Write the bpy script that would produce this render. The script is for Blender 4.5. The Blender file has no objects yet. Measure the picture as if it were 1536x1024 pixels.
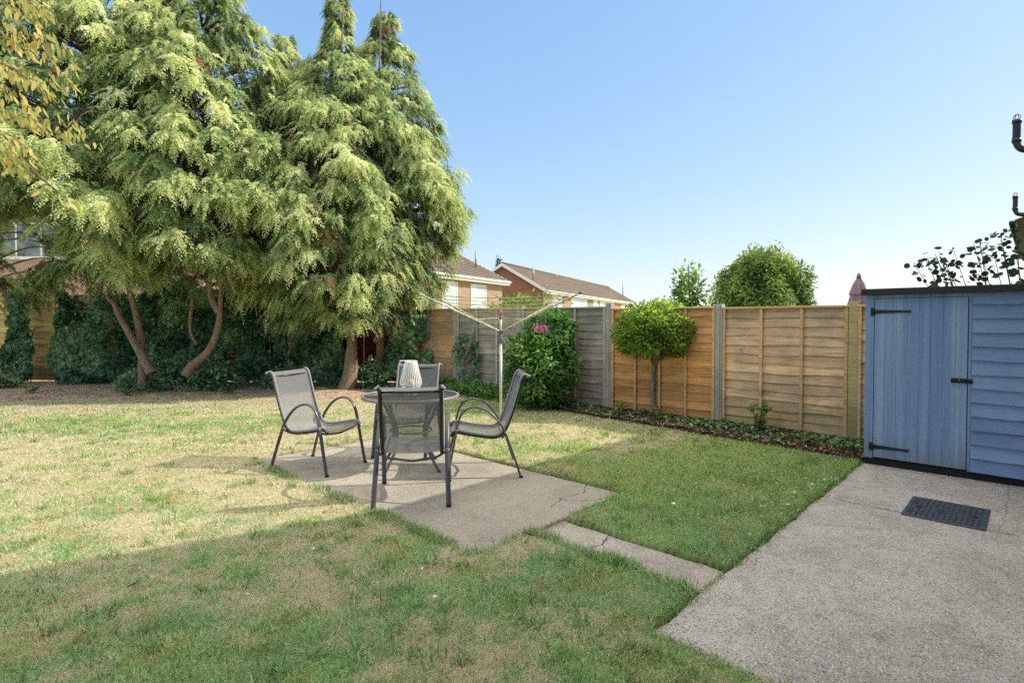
import bpy, bmesh, math, random
import numpy as np
from mathutils import Vector, Matrix

R = math.radians
rng = np.random.default_rng(7)
random.seed(7)
SC = bpy.context.scene
COL = SC.collection

# ------------------------------------------------------------------ camera
EYE = 1.42
PITCH = R(1.2)
cam_d = bpy.data.cameras.new('camera')
cam = bpy.data.objects.new('camera', cam_d)
COL.objects.link(cam)
cam.location = (0, 0, EYE)
cam.rotation_euler = (math.pi / 2 - PITCH, 0, 0)
cam_d.lens = 830 / 1536 * 36
cam_d.sensor_width = 36
cam_d.shift_y = -12.6 / 1536
cam_d.clip_start = 0.05
cam_d.clip_end = 3000
SC.camera = cam

# garden frame: n runs along the back of the house away from it, e2 runs along the house wall
A0 = R(43.5)
E2 = np.array((math.sin(A0), math.cos(A0)))
NN = np.array((math.cos(A0), -math.sin(A0)))


def ct(c, t, z=0.0):
    p = NN * c + E2 * t
    return Vector((p[0], p[1], z))


# ------------------------------------------------------------------ objects, names, labels
def link(o, parent=None):
    COL.objects.link(o)
    if parent is not None:
        o.parent = parent
    return o


def tag(o, label=None, cat=None, group=None, kind=None):
    if label:
        o['label'] = label
    if cat:
        o['category'] = cat
    if group:
        o['group'] = group
    if kind:
        o['kind'] = kind
    return o


def empty(name, loc=(0, 0, 0), rz=0.0, label=None, cat=None, group=None):
    o = bpy.data.objects.new(name, None)
    o.empty_display_size = 0.2
    o.location = loc
    o.rotation_euler = (0, 0, rz)
    link(o)
    return tag(o, label, cat, group)


def copy_tree(o, parent=None):
    c = o.copy()
    COL.objects.link(c)
    if parent is not None:
        c.parent = parent
    for ch in list(o.children):
        copy_tree(ch, c)
    return c


# ------------------------------------------------------------------ mesh builder
class MB:
    def __init__(s):
        s.v, s.f, s.sm, s.ti = [], [], [], []

    def add(s, verts, faces, smooth=False, tint=0.5):
        b = len(s.v)
        s.v += [tuple(p) for p in verts]
        for f in faces:
            s.f.append(tuple(i + b for i in f))
            s.sm.append(smooth)
            s.ti.append(tint)
        return s

    def box(s, x0, x1, y0, y1, z0, z1, tint=0.5):
        v = [(x0, y0, z0), (x1, y0, z0), (x1, y1, z0), (x0, y1, z0), (x0, y0, z1), (x1, y0, z1), (x1, y1, z1), (x0, y1, z1)]
        return s.add(v, [(0, 3, 2, 1), (4, 5, 6, 7), (0, 1, 5, 4), (1, 2, 6, 5), (2, 3, 7, 6), (3, 0, 4, 7)], False, tint)

    def bbox(s, x0, x1, y0, y1, z0, z1, b=0.004, tint=0.5):
        """box with chamfered edges"""
        bm = bmesh.new()
        bmesh.ops.create_cube(bm, size=1)
        for v in bm.verts:
            v.co = Vector(((x0 + x1) / 2 + v.co.x * (x1 - x0), (y0 + y1) / 2 + v.co.y * (y1 - y0), (z0 + z1) / 2 + v.co.z * (z1 - z0)))
        bmesh.ops.bevel(bm, geom=bm.edges[:], offset=b, segments=1, affect='EDGES')
        bm.verts.index_update()
        s.add([v.co[:] for v in bm.verts], [[v.index for v in f.verts] for f in bm.faces], False, tint)
        bm.free()
        return s

    def quad(s, a, b, c, d, tint=0.5):
        return s.add([a, b, c, d], [(0, 1, 2, 3)], False, tint)

    def tube(s, pts, rad, n=8, flat=None, up=None, cap=True, tint=0.5, smooth=True):
        """tube along pts; rad number or list; flat=(a,b) elliptical/box section multipliers; up fixes section's first axis"""
        P = [Vector(p) for p in pts]
        k = len(P)
        rr = rad if isinstance(rad, (list, tuple, np.ndarray)) else [rad] * k
        T = []
        for i in range(k):
            d = P[min(i + 1, k - 1)] - P[max(i - 1, 0)]
            T.append(d.normalized() if d.length > 1e-9 else Vector((0, 0, 1)))
        u = Vector(up) if up is not None else (Vector((0, 0, 1)) if abs(T[0].z) < 0.9 else Vector((1, 0, 0)))
        vs = []
        fa, fb = flat if flat else (1, 1)
        for i in range(k):
            if up is not None:
                u = Vector(up)
            u = (u - T[i] * u.dot(T[i])).normalized()
            w = T[i].cross(u)
            for j in range(n):
                a = 2 * math.pi * (j + 0.5) / n
                ca, sa = math.cos(a), math.sin(a)
                vs.append(P[i] + u * (ca * rr[i] * fa) + w * (sa * rr[i] * fb))
        fs = []
        for i in range(k - 1):
            for j in range(n):
                fs.append((i * n + j, i * n + (j + 1) % n, (i + 1) * n + (j + 1) % n, (i + 1) * n + j))
        if cap:
            fs.append(tuple(reversed(range(n))))
            fs.append(tuple((k - 1) * n + j for j in range(n)))
        return s.add(vs, fs, smooth, tint)

    def lathe(s, prof, n=24, c=(0, 0), cap=True, tint=0.5, smooth=True):
        vs, fs = [], []
        for r, z in prof:
            for j in range(n):
                a = 2 * math.pi * j / n
                vs.append((c[0] + r * math.cos(a), c[1] + r * math.sin(a), z))
        k = len(prof)
        for i in range(k - 1):
            for j in range(n):
                fs.append((i * n + j, i * n + (j + 1) % n, (i + 1) * n + (j + 1) % n, (i + 1) * n + j))
        if cap:
            fs.append(tuple(reversed(range(n))))
            fs.append(tuple((k - 1) * n + j for j in range(n)))
        return s.add(vs, fs, smooth, tint)

    def build(s, name, m, parent=None):
        me = bpy.data.meshes.new(name)
        me.from_pydata(s.v, [], s.f)
        me.polygons.foreach_set('use_smooth', s.sm)
        at = me.attributes.new('tint', 'FLOAT', 'FACE')
        at.data.foreach_set('value', np.array(s.ti, dtype=np.float32))
        me.materials.append(m)
        me.update()
        return link(bpy.data.objects.new(name, me), parent)


def np_mesh(name, V, K, m, parent=None, tint=None, colors=None, smooth=False):
    """V: (F*K,3) vertices of F separate K-gons"""
    F = len(V) // K
    me = bpy.data.meshes.new(name)
    me.vertices.add(F * K)
    me.vertices.foreach_set('co', np.ascontiguousarray(V, dtype=np.float32).ravel())
    me.loops.add(F * K)
    me.loops.foreach_set('vertex_index', np.arange(F * K, dtype=np.int32))
    me.polygons.add(F)
    me.polygons.foreach_set('loop_start', np.arange(0, F * K, K, dtype=np.int32))
    if tint is not None:
        me.attributes.new('tint', 'FLOAT', 'FACE').data.foreach_set('value', np.asarray(tint, dtype=np.float32))
    if colors is not None:
        c4 = np.ones((F, 4), dtype=np.float32)
        c4[:, :3] = colors
        me.attributes.new('col', 'FLOAT_COLOR', 'FACE').data.foreach_set('color', c4.ravel())
    me.materials.append(m)
    me.update(calc_edges=True)
    return link(bpy.data.objects.new(name, me), parent)


def norm(a):
    return a / np.maximum(np.linalg.norm(a, axis=-1, keepdims=True), 1e-9)


DIAMOND = np.array([(0, 0), (0.5, 0.42), (0, 1.0), (-0.5, 0.42)])
OVAL = np.array([(0, 0), (0.38, 0.2), (0.5, 0.5), (0.3, 0.82), (0, 1.0), (-0.3, 0.82), (-0.5, 0.5), (-0.38, 0.2)])
IVY = np.array([(0, 0), (0.42, -0.08), (0.3, 0.25), (0.5, 0.5), (0.2, 0.58), (0, 1.0), (-0.2, 0.58), (-0.5, 0.5), (-0.3, 0.25), (-0.42, -0.08)])


def leaf_verts(P, D, N, L, W, tpl=DIAMOND, fold=0.0):
    """leaf polygons at P along D with face normal near N; sizes L, W arrays"""
    D = norm(D)
    S = norm(np.cross(D, N))
    U = np.cross(S, D)
    L = np.broadcast_to(np.asarray(L, float), (len(P),))[:, None]
    W = np.broadcast_to(np.asarray(W, float), (len(P),))[:, None]
    out = np.empty((len(P), len(tpl), 3))
    for i, (a, b) in enumerate(tpl):
        out[:, i] = P + S * (a * W) + D * (b * L) + U * (-fold * (b * b) * L)
    return out.reshape(-1, 3)


# ------------------------------------------------------------------ numpy noise
def _hash(ix, iy, seed):
    h = (ix * 374761393 + iy * 668265263 + seed * 974711) & 0xffffffff
    h = ((h ^ (h >> 13)) * 1274126177) & 0xffffffff
    return ((h ^ (h >> 16)) & 0xffff) / 65535.0


def vnoise(x, y, seed=0):
    ix, iy = np.floor(x).astype(np.int64), np.floor(y).astype(np.int64)
    fx, fy = x - ix, y - iy
    fx, fy = fx * fx * (3 - 2 * fx), fy * fy * (3 - 2 * fy)
    a, b = _hash(ix, iy, seed), _hash(ix + 1, iy, seed)
    c, d = _hash(ix, iy + 1, seed), _hash(ix + 1, iy + 1, seed)
    return (a * (1 - fx) + b * fx) * (1 - fy) + (c * (1 - fx) + d * fx) * fy


def fbm(x, y, seed=0, o=4):
    s, a, t = 0, 0.5, 0
    for i in range(o):
        s = s + a * vnoise(x, y, seed + i * 17)
        t += a
        x, y, a = x * 2.03 + 5.1, y * 2.03 + 3.7, a * 0.5
    return s / t


def sstep(a, b, x):
    t = np.clip((x - a) / (b - a), 0, 1)
    return t * t * (3 - 2 * t)


# ------------------------------------------------------------------ materials
class NT:
    def __init__(s, name):
        s.m = bpy.data.materials.new(name)
        s.m.use_nodes = True
        s.t = s.m.node_tree
        s.n = s.t.nodes
        s.n.clear()
        s.out = s.n.new('ShaderNodeOutputMaterial')
        s.b = s.n.new('ShaderNodeBsdfPrincipled')
        s.lk(s.b.outputs[0], s.out.inputs[0])

    def lk(s, a, b):
        s.t.links.new(a, b)

    def inp(s, sock, v):
        if hasattr(v, 'links'):
            s.lk(v, sock)
        elif isinstance(v, (tuple, list)) and len(v) == 3 and sock.type == 'RGBA':
            sock.default_value = (*v, 1)
        else:
            sock.default_value = v

    def coord(s, kind='Object', scale=(1, 1, 1)):
        c = s.n.new('ShaderNodeTexCoord')
        mp = s.n.new('ShaderNodeMapping')
        mp.inputs['Scale'].default_value = scale
        s.lk(c.outputs[kind], mp.inputs[0])
        return mp.outputs[0]

    def pos(s, scale=(1, 1, 1)):
        g = s.n.new('ShaderNodeNewGeometry')
        mp = s.n.new('ShaderNodeMapping')
        mp.inputs['Scale'].default_value = scale
        s.lk(g.outputs['Position'], mp.inputs[0])
        return mp.outputs[0]

    def noise(s, vec, scale=5, detail=4, rough=0.55, dist=0):
        k = s.n.new('ShaderNodeTexNoise')
        s.lk(vec, k.inputs['Vector'])
        k.inputs['Scale'].default_value = scale
        k.inputs['Detail'].default_value = detail
        k.inputs['Roughness'].default_value = rough
        k.inputs['Distortion'].default_value = dist
        return k.outputs['Fac']

    def voro(s, vec, scale=5, out='Distance', feature='F1'):
        k = s.n.new('ShaderNodeTexVoronoi')
        k.feature = feature
        s.lk(vec, k.inputs['Vector'])
        k.inputs['Scale'].default_value = scale
        return k.outputs[out]

    def ramp(s, fac, stops):
        r = s.n.new('ShaderNodeValToRGB')
        s.lk(fac, r.inputs[0])
        e = r.color_ramp.elements
        while len(e) < len(stops):
            e.new(0.5)
        for el, (p, c) in zip(e, stops):
            el.position = p
            el.color = (*c, 1) if len(c) == 3 else c
        return r.outputs[0]

    def val(s, fac, stops):
        return s.ramp(fac, [(p, (v, v, v)) for p, v in stops])

    def mix(s, fac, a, b, mode='MIX'):
        k = s.n.new('ShaderNodeMix')
        k.data_type = 'RGBA'
        k.blend_type = mode
        s.inp(k.inputs[0], fac)
        s.inp(k.inputs[6], a)
        s.inp(k.inputs[7], b)
        return k.outputs[2]

    def attr(s, name, out='Fac'):
        a = s.n.new('ShaderNodeAttribute')
        a.attribute_name = name
        return a.outputs[out]

    def sepz(s, vec, i=2):
        k = s.n.new('ShaderNodeSeparateXYZ')
        s.lk(vec, k.inputs[0])
        return k.outputs[i]

    def math(s, op, a, b=0.0):
        k = s.n.new('ShaderNodeMath')
        k.operation = op
        s.inp(k.inputs[0], a)
        s.inp(k.inputs[1], b)
        return k.outputs[0]

    def bump(s, h, strength=0.3, dist=0.01):
        k = s.n.new('ShaderNodeBump')
        k.inputs['Strength'].default_value = strength
        k.inputs['Distance'].default_value = dist
        s.lk(h, k.inputs['Height'])
        s.lk(k.outputs[0], s.b.inputs['Normal'])

    def set(s, color=None, rough=0.6, metal=0.0, spec=None):
        if color is not None:
            s.inp(s.b.inputs['Base Color'], color)
        s.inp(s.b.inputs['Roughness'], rough)
        s.inp(s.b.inputs['Metallic'], metal)
        if spec is not None:
            s.b.inputs['Specular IOR Level'].default_value = spec
        return s

    def leafy(s, color, trans=0.4, rough=0.55):
        """diffuse/glossy leaf with light coming through"""
        s.set(color, rough, spec=0.25)
        tr = s.n.new('ShaderNodeBsdfTranslucent')
        s.inp(tr.inputs[0], color)
        mx = s.n.new('ShaderNodeMixShader')
        mx.inputs[0].default_value = trans
        s.lk(s.b.outputs[0], mx.inputs[1])
        s.lk(tr.outputs[0], mx.inputs[2])
        s.lk(mx.outputs[0], s.out.inputs[0])
        return s


def simple(name, color, rough=0.5, metal=0.0, var=0.15, scale=12, bump=0.0, spec=None):
    k = NT(name)
    f = k.noise(k.coord(), scale, 5, 0.6)
    lo = tuple(c * (1 - var) for c in color)
    hi = tuple(min(1, c * (1 + var)) for c in color)
    k.set(k.ramp(f, [(0.3, lo), (0.7, hi)]), rough, metal, spec)
    if bump:
        k.bump(f, bump, 0.004)
    return k.m


def foliage(name, stops, trans=0.4, rough=0.55):
    k = NT(name)
    k.leafy(k.ramp(k.attr('tint'), stops), trans, rough)
    return k.m


M = {}

k = NT('lawn_ground')
g = k.noise(k.pos(), 60, 5, 0.7)
g2 = k.noise(k.pos(), 260, 3, 0.7)
c = k.mix(0.75, k.attr('col', 'Color'), k.ramp(g, [(0.25, (0.62, 0.60, 0.54)), (0.7, (1.15, 1.15, 1.1))]), 'MULTIPLY')
c = k.mix(0.6, c, k.ramp(g2, [(0.3, (0.5, 0.47, 0.4)), (0.66, (1.2, 1.2, 1.12))]), 'MULTIPLY')
k.set(c, 0.95, spec=0.1)
k.bump(g2, 0.8, 0.02)
M['ground'] = k.m

k = NT('grass_blade')
k.leafy(k.attr('col', 'Color'), 0.5, 0.6)
M['grass'] = k.m

k = NT('soil')
f = k.noise(k.pos(), 35, 6, 0.7)
f2 = k.voro(k.pos(), 45, 'Color')
c = k.ramp(f, [(0.3, (0.03, 0.022, 0.016)), (0.55, (0.085, 0.06, 0.042)), (0.75, (0.16, 0.12, 0.085))])
c = k.mix(0.35, c, k.mix(1.0, f2, (0.16, 0.12, 0.08), 'MULTIPLY'))
k.set(c, 0.95, spec=0.1)
k.bump(f, 1.0, 0.05)
M['soil'] = k.m


def concrete(name, base, dark, stain=0.5, agg=1.0, moss=0.0):
    k = NT(name)
    p = k.pos()
    big = k.noise(p, 1.6, 6, 0.65, 0.6)
    mid = k.noise(p, 9, 6, 0.7)
    fine = k.noise(p, 160, 3, 0.7)
    v = k.voro(p, 95, 'Color')
    vg = k.n.new('ShaderNodeRGBToBW')
    k.lk(v, vg.inputs[0])
    vd = k.voro(p, 95, 'Distance')
    c = k.ramp(big, [(0.34, dark), (0.58, base)])
    c = k.mix(k.val(mid, [(0.5, 0.0), (0.72, stain)]), c, tuple(x * 0.5 for x in dark))
    stone = k.ramp(vg.outputs[0], [(0.2, (0.10, 0.095, 0.095)), (0.42, (0.33, 0.28, 0.23)), (0.55, (0.48, 0.45, 0.41)), (0.8, (0.85, 0.83, 0.79))])
    c = k.mix(k.math('MULTIPLY', k.val(vd, [(0.25, 1.0), (0.5, 0.0)]), 0.95 * agg), c, stone)
    c = k.mix(0.45, c, k.ramp(fine, [(0.35, (0.4, 0.4, 0.4)), (0.65, (1.25, 1.25, 1.22))]), 'MULTIPLY')
    bl2 = k.noise(p, 3.3, 7, 0.75, 1.2)
    c = k.mix(k.val(bl2, [(0.56, 0.0), (0.72, stain * 0.6)]), c, tuple(x * 0.42 for x in dark))
    if moss:
        mn = k.noise(p, 2.2, 5, 0.7)
        c = k.mix(k.val(mn, [(0.55, 0.0), (0.75, moss)]), c, (0.07, 0.10, 0.055))
    k.set(c, 0.9, spec=0.2)
    h = k.math('ADD', k.math('MULTIPLY', fine, 0.6), k.math('MULTIPLY', vd, -0.9))
    k.bump(h, 0.6, 0.006)
    return k.m


M['patio'] = concrete('patio_concrete', (0.465, 0.415, 0.335), (0.36, 0.325, 0.265), 0.25, 0.6)
M['path'] = concrete('path_concrete', (0.56, 0.51, 0.43), (0.36, 0.33, 0.28), 0.45, 0.8)
M['terrace'] = concrete('terrace_concrete', (0.60, 0.565, 0.515), (0.42, 0.40, 0.37), 0.55, 1.0, 0.25)
M['crack'] = simple('crack_dark', (0.025, 0.022, 0.018), 1.0)


def wood(name, a, b, c3, algae=0.0, grey=0.0, board=True):
    """boards run along local x; algae grows towards the ground"""
    k = NT(name)
    p = k.coord('Object', (1.3, 6, 26))
    gr = k.noise(p, 2.0, 6, 0.65, 0.8)
    blot = k.noise(k.coord('Object', (1.5, 1, 1.8)), 1.7, 5, 0.6)
    ti = k.attr('tint')
    c = k.ramp(gr, [(0.25, a), (0.5, b), (0.78, c3)])
    c = k.mix(0.75, c, k.ramp(ti, [(0.0, (0.5, 0.45, 0.42)), (0.45, (0.95, 0.92, 0.9)), (1.0, (1.4, 1.3, 1.15))]), 'MULTIPLY')
    kn = k.voro(k.coord('Object', (2.6, 1, 8.0)), 1.0, 'Distance')
    c = k.mix(k.val(kn, [(0.03, 0.85), (0.10, 0.0)]), c, tuple(x * 0.28 for x in a))
    wea = k.noise(k.coord('Object', (0.9, 1, 2.6)), 2.3, 6, 0.7, 0.6)
    c = k.mix(k.val(wea, [(0.5, 0.0), (0.68, 0.5)]), c, tuple(0.55 * x for x in a))
    if grey:
        c = k.mix(k.val(blot, [(0.42, grey), (0.62, 0.0)]), c, (0.24, 0.225, 0.20))
    if algae:
        z = k.sepz(k.coord('Object'))
        zz = k.math('ADD', z, k.math('MULTIPLY', k.noise(k.coord('Object', (1.2, 1, 4)), 1.6, 5, 0.65), 1.2))
        c = k.mix(k.val(zz, [(0.3, 0.0), (0.7, algae * 0.8), (1.1, algae * 0.6), (1.75, 0.0)]), c, (0.15, 0.155, 0.055))
    drip = k.noise(k.coord('Object', (9, 1, 0.7)), 2.0, 4, 0.6)
    c = k.mix(k.val(drip, [(0.58, 0.0), (0.75, 0.25)]), c, tuple(x * 0.4 for x in a))
    k.set(c, 0.85, spec=0.2)
    k.bump(gr, 0.5, 0.006)
    return k.m


M['wood_orange'] = wood('wood_orange', (0.406, 0.172, 0.050), (0.853, 0.426, 0.153), (0.900, 0.609, 0.265), 0.15, 0.18)
M['wood_tan'] = wood('wood_tan', (0.477, 0.298, 0.169), (0.875, 0.577, 0.328), (0.900, 0.855, 0.577), 0.6, 0.35)
M['wood_grey'] = wood('wood_grey', (0.220, 0.195, 0.169), (0.507, 0.448, 0.381), (0.777, 0.710, 0.608), 0.15, 0.6)
M['wood_brown'] = wood('wood_brown', (0.293, 0.195, 0.117), (0.643, 0.439, 0.254), (0.858, 0.643, 0.390), 0.55, 0.3)
M['wood_green'] = wood('wood_green', (0.344, 0.263, 0.101), (0.729, 0.567, 0.243), (0.900, 0.769, 0.385), 0.8)
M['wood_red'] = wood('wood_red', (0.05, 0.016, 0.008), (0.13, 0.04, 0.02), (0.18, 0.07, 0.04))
M['batten'] = wood('batten', (0.456, 0.274, 0.128), (0.802, 0.510, 0.255), (0.900, 0.693, 0.401), 0.2)
M['batten_grey'] = wood('batten_grey', (0.357, 0.325, 0.284), (0.585, 0.536, 0.471), (0.780, 0.731, 0.650))
M['post_grey'] = concrete('post_concrete', (0.552, 0.528, 0.480), (0.360, 0.342, 0.300), 0.3, 0.3, 0.3)
M['post_green'] = wood('post_green', (0.309, 0.255, 0.109), (0.546, 0.455, 0.200), (0.692, 0.601, 0.328), 0.7)

# blue painted shed timber
k = NT('shed_paint')
p = k.coord('Object', (1, 1, 1))
grain = k.noise(k.coord('Object', (40, 10, 3)), 2.2, 6, 0.65, 0.5)
blot = k.noise(p, 3.0, 5, 0.6)
stripe = k.noise(k.coord('Object', (9, 1, 0.25)), 1.3, 3, 0.5)
c = k.ramp(stripe, [(0.35, (0.185, 0.305, 0.54)), (0.65, (0.315, 0.435, 0.64))])
c = k.mix(0.5, c, k.ramp(grain, [(0.3, (0.72, 0.74, 0.78)), (0.7, (1.12, 1.1, 1.06))]), 'MULTIPLY')
c = k.mix(k.val(blot, [(0.55, 0.0), (0.8, 0.35)]), c, (0.30, 0.36, 0.44))
nick = k.noise(p, 26, 4, 0.75)
c = k.mix(k.val(nick, [(0.66, 0.0), (0.74, 0.6)]), c, (0.50, 0.54, 0.60))
dirt = k.math('ADD', k.sepz(p), k.math('MULTIPLY', k.noise(k.coord('Object', (14, 1, 3)), 2.0, 5, 0.7), 0.45))
c = k.mix(k.val(dirt, [(0.22, 0.65), (0.55, 0.0)]), c, (0.16, 0.17, 0.16))
run = k.noise(k.coord('Object', (22, 1, 0.5)), 1.6, 4, 0.6)
c = k.mix(k.val(run, [(0.52, 0.0), (0.7, 0.38)]), c, (0.10, 0.17, 0.32))
k.set(c, 0.7, spec=0.25)
k.bump(grain, 0.35, 0.004)
M['shed'] = k.m
k = NT('shed_board_paint')
grain = k.noise(k.coord('Object', (3, 10, 45)), 2.2, 6, 0.65, 0.5)
blot = k.noise(k.coord('Object'), 3.0, 5, 0.6)
c = k.ramp(blot, [(0.3, (0.175, 0.29, 0.51)), (0.7, (0.26, 0.38, 0.59))])
c = k.mix(0.6, c, k.ramp(grain, [(0.3, (0.68, 0.70, 0.75)), (0.7, (1.14, 1.12, 1.08))]), 'MULTIPLY')
c = k.mix(0.7, c, k.ramp(k.attr('tint'), [(0, (0.82, 0.84, 0.86)), (1, (1.15, 1.13, 1.1))]), 'MULTIPLY')
k.set(c, 0.62, spec=0.3)
k.bump(grain, 0.4, 0.004)
M['shed_board'] = k.m
M['felt'] = simple('roof_felt', (0.03, 0.032, 0.038), 0.85, var=0.3, scale=60, bump=0.4)
M['black_iron'] = simple('black_iron', (0.012, 0.012, 0.014), 0.45, 0.2)
M['black_base'] = simple('shed_base_dark', (0.012, 0.012, 0.012), 0.9)
M['steel'] = simple('bolt_steel', (0.5, 0.5, 0.48), 0.35, 0.9)

M['frame'] = simple('chair_frame_paint', (0.085, 0.092, 0.105), 0.34, 0.25, 0.12, 40, spec=0.5)
M['frame_dark'] = simple('chair_back_rail_paint', (0.03, 0.033, 0.042), 0.3, 0.25, 0.12, 40, spec=0.5)
M['table_frame'] = simple('table_frame_paint', (0.30, 0.295, 0.28), 0.4, 0.3, 0.1, 40)


def sling_mat():
    k = NT('mesh_sling')
    wv = k.n.new('ShaderNodeTexWave')
    wv.bands_direction = 'Z'
    k.lk(k.coord('Object', (1, 1, 1)), wv.inputs[0])
    wv.inputs['Scale'].default_value = 90
    wv.inputs['Distortion'].default_value = 0.6
    ns = k.noise(k.coord('Object', (120, 120, 160)), 2.0, 3, 0.7)
    c = k.ramp(ns, [(0.3, (0.20, 0.205, 0.218)), (0.7, (0.34, 0.345, 0.357))])
    c = k.mix(0.25, c, wv.outputs[0], 'MULTIPLY')
    gb = k.n.new('ShaderNodeNewGeometry')
    c = k.mix(gb.outputs['Backfacing'], c, (0.06, 0.062, 0.07)) if False else c
    k.set(c, 0.7, spec=0.3)
    tr = k.n.new('ShaderNodeBsdfTransparent')
    mx = k.n.new('ShaderNodeMixShader')
    mx.inputs[0].default_value = 0.27
    tl = k.n.new('ShaderNodeBsdfTranslucent')
    k.lk(c, tl.inputs[0])
    mx0 = k.n.new('ShaderNodeMixShader')
    mx0.inputs[0].default_value = 0.12
    k.lk(k.b.outputs[0], mx0.inputs[1])
    k.lk(tl.outputs[0], mx0.inputs[2])
    k.lk(mx0.outputs[0], mx.inputs[1])
    k.lk(tr.outputs[0], mx.inputs[2])
    k.lk(mx.outputs[0], k.out.inputs[0])
    return k.m


M['sling'] = sling_mat()
M['sling_hem'] = simple('sling_hem', (0.27, 0.275, 0.285), 0.7, 0, 0.2, 60)

k = NT('table_glass')
k.set((0.055, 0.055, 0.06), 0.06, 0.0, 0.6)
rip = k.noise(k.coord('Object'), 22, 2, 0.5)
k.bump(rip, 0.12, 0.01)
tr = k.n.new('ShaderNodeBsdfTransparent')
tr.inputs[0].default_value = (0.75, 0.76, 0.76, 1)
mx = k.n.new('ShaderNodeMixShader')
mx.inputs[0].default_value = 0.42
k.lk(k.b.outputs[0], mx.inputs[1])
k.lk(tr.outputs[0], mx.inputs[2])
k.lk(mx.outputs[0], k.out.inputs[0])
M['glass_top'] = k.m

M['white'] = simple('white_paint', (0.78, 0.78, 0.76), 0.5, 0, 0.06, 20)
M['candle'] = simple('candle_wax', (0.72, 0.55, 0.22), 0.5)
M['alu'] = simple('airer_pole', (0.62, 0.62, 0.58), 0.35, 0.4, 0.1, 30)
M['alu_dirty'] = simple('airer_arm', (0.52, 0.50, 0.40), 0.5, 0.3, 0.35, 14)
M['line'] = simple('washing_line', (0.42, 0.42, 0.20), 0.6, 0, 0.35, 9)
M['grey_plastic'] = simple('grey_plastic', (0.16, 0.16, 0.16), 0.5)
M['pink'] = simple('pink_plastic', (0.62, 0.09, 0.26), 0.45)
M['pink_pale'] = simple('pale_pink_plastic', (0.72, 0.30, 0.42), 0.45)
M['lilac'] = simple('lilac_plastic', (0.33, 0.27, 0.58), 0.45)

M['bark_red'] = None


def bark(name, a, b, c3):
    k = NT(name)
    f = k.noise(k.coord('Object', (14, 14, 2.2)), 2.5, 6, 0.7, 1.0)
    c = k.ramp(f, [(0.3, a), (0.5, b), (0.75, c3)])
    k.set(c, 0.9, spec=0.15)
    k.bump(f, 1.0, 0.06)
    return k.m


M['bark_red'] = bark('conifer_bark', (0.20, 0.125, 0.085), (0.44, 0.31, 0.22), (0.62, 0.49, 0.37))
M['bark_grey'] = bark('twig_bark', (0.12, 0.095, 0.07), (0.28, 0.235, 0.18), (0.40, 0.35, 0.28))
M['stem_pale'] = bark('pale_stem', (0.22, 0.18, 0.14), (0.42, 0.36, 0.29), (0.58, 0.52, 0.44))
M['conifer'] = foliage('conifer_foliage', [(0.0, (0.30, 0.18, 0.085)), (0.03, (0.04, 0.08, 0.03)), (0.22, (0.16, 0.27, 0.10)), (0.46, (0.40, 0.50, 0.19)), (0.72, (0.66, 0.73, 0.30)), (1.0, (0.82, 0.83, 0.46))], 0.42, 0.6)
M['ivy'] = foliage('ivy_leaf', [(0.0, (0.016, 0.05, 0.02)), (0.4, (0.08, 0.19, 0.085)), (0.72, (0.22, 0.40, 0.19)), (1.0, (0.48, 0.56, 0.28))], 0.25, 0.22)
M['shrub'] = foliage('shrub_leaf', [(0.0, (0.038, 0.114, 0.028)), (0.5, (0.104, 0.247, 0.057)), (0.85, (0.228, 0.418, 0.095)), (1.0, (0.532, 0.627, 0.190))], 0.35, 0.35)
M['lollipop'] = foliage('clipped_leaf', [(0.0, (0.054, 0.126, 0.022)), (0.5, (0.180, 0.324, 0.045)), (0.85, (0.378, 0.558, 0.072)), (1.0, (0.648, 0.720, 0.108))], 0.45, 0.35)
M['autumn'] = foliage('autumn_leaf', [(0.0, (0.18, 0.23, 0.05)), (0.35, (0.46, 0.46, 0.14)), (0.7, (0.72, 0.64, 0.24)), (1.0, (0.78, 0.52, 0.14))], 0.5, 0.42)
M['cypress_far'] = foliage('far_conifer_leaf', [(0.0, (0.050, 0.120, 0.040)), (0.5, (0.160, 0.280, 0.060)), (0.85, (0.380, 0.480, 0.100)), (1.0, (0.540, 0.600, 0.140))], 0.3, 0.6)
M['vine'] = foliage('round_leaf', [(0.0, (0.022, 0.068, 0.038)), (0.6, (0.060, 0.143, 0.068)), (1.0, (0.150, 0.255, 0.120))], 0.3, 0.4)
M['litter'] = foliage('leaf_litter', [(0.0, (0.078, 0.046, 0.026)), (0.4, (0.260, 0.169, 0.098)), (0.7, (0.468, 0.364, 0.247)), (0.9, (0.676, 0.598, 0.494)), (1.0, (0.850, 0.850, 0.850))], 0.1, 0.8)
M['petal'] = simple('petal_white', (0.78, 0.78, 0.76), 0.6)
M['dead_leaf'] = simple('dead_leaf', (0.30, 0.16, 0.085), 0.7, 0, 0.4, 30)


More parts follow.
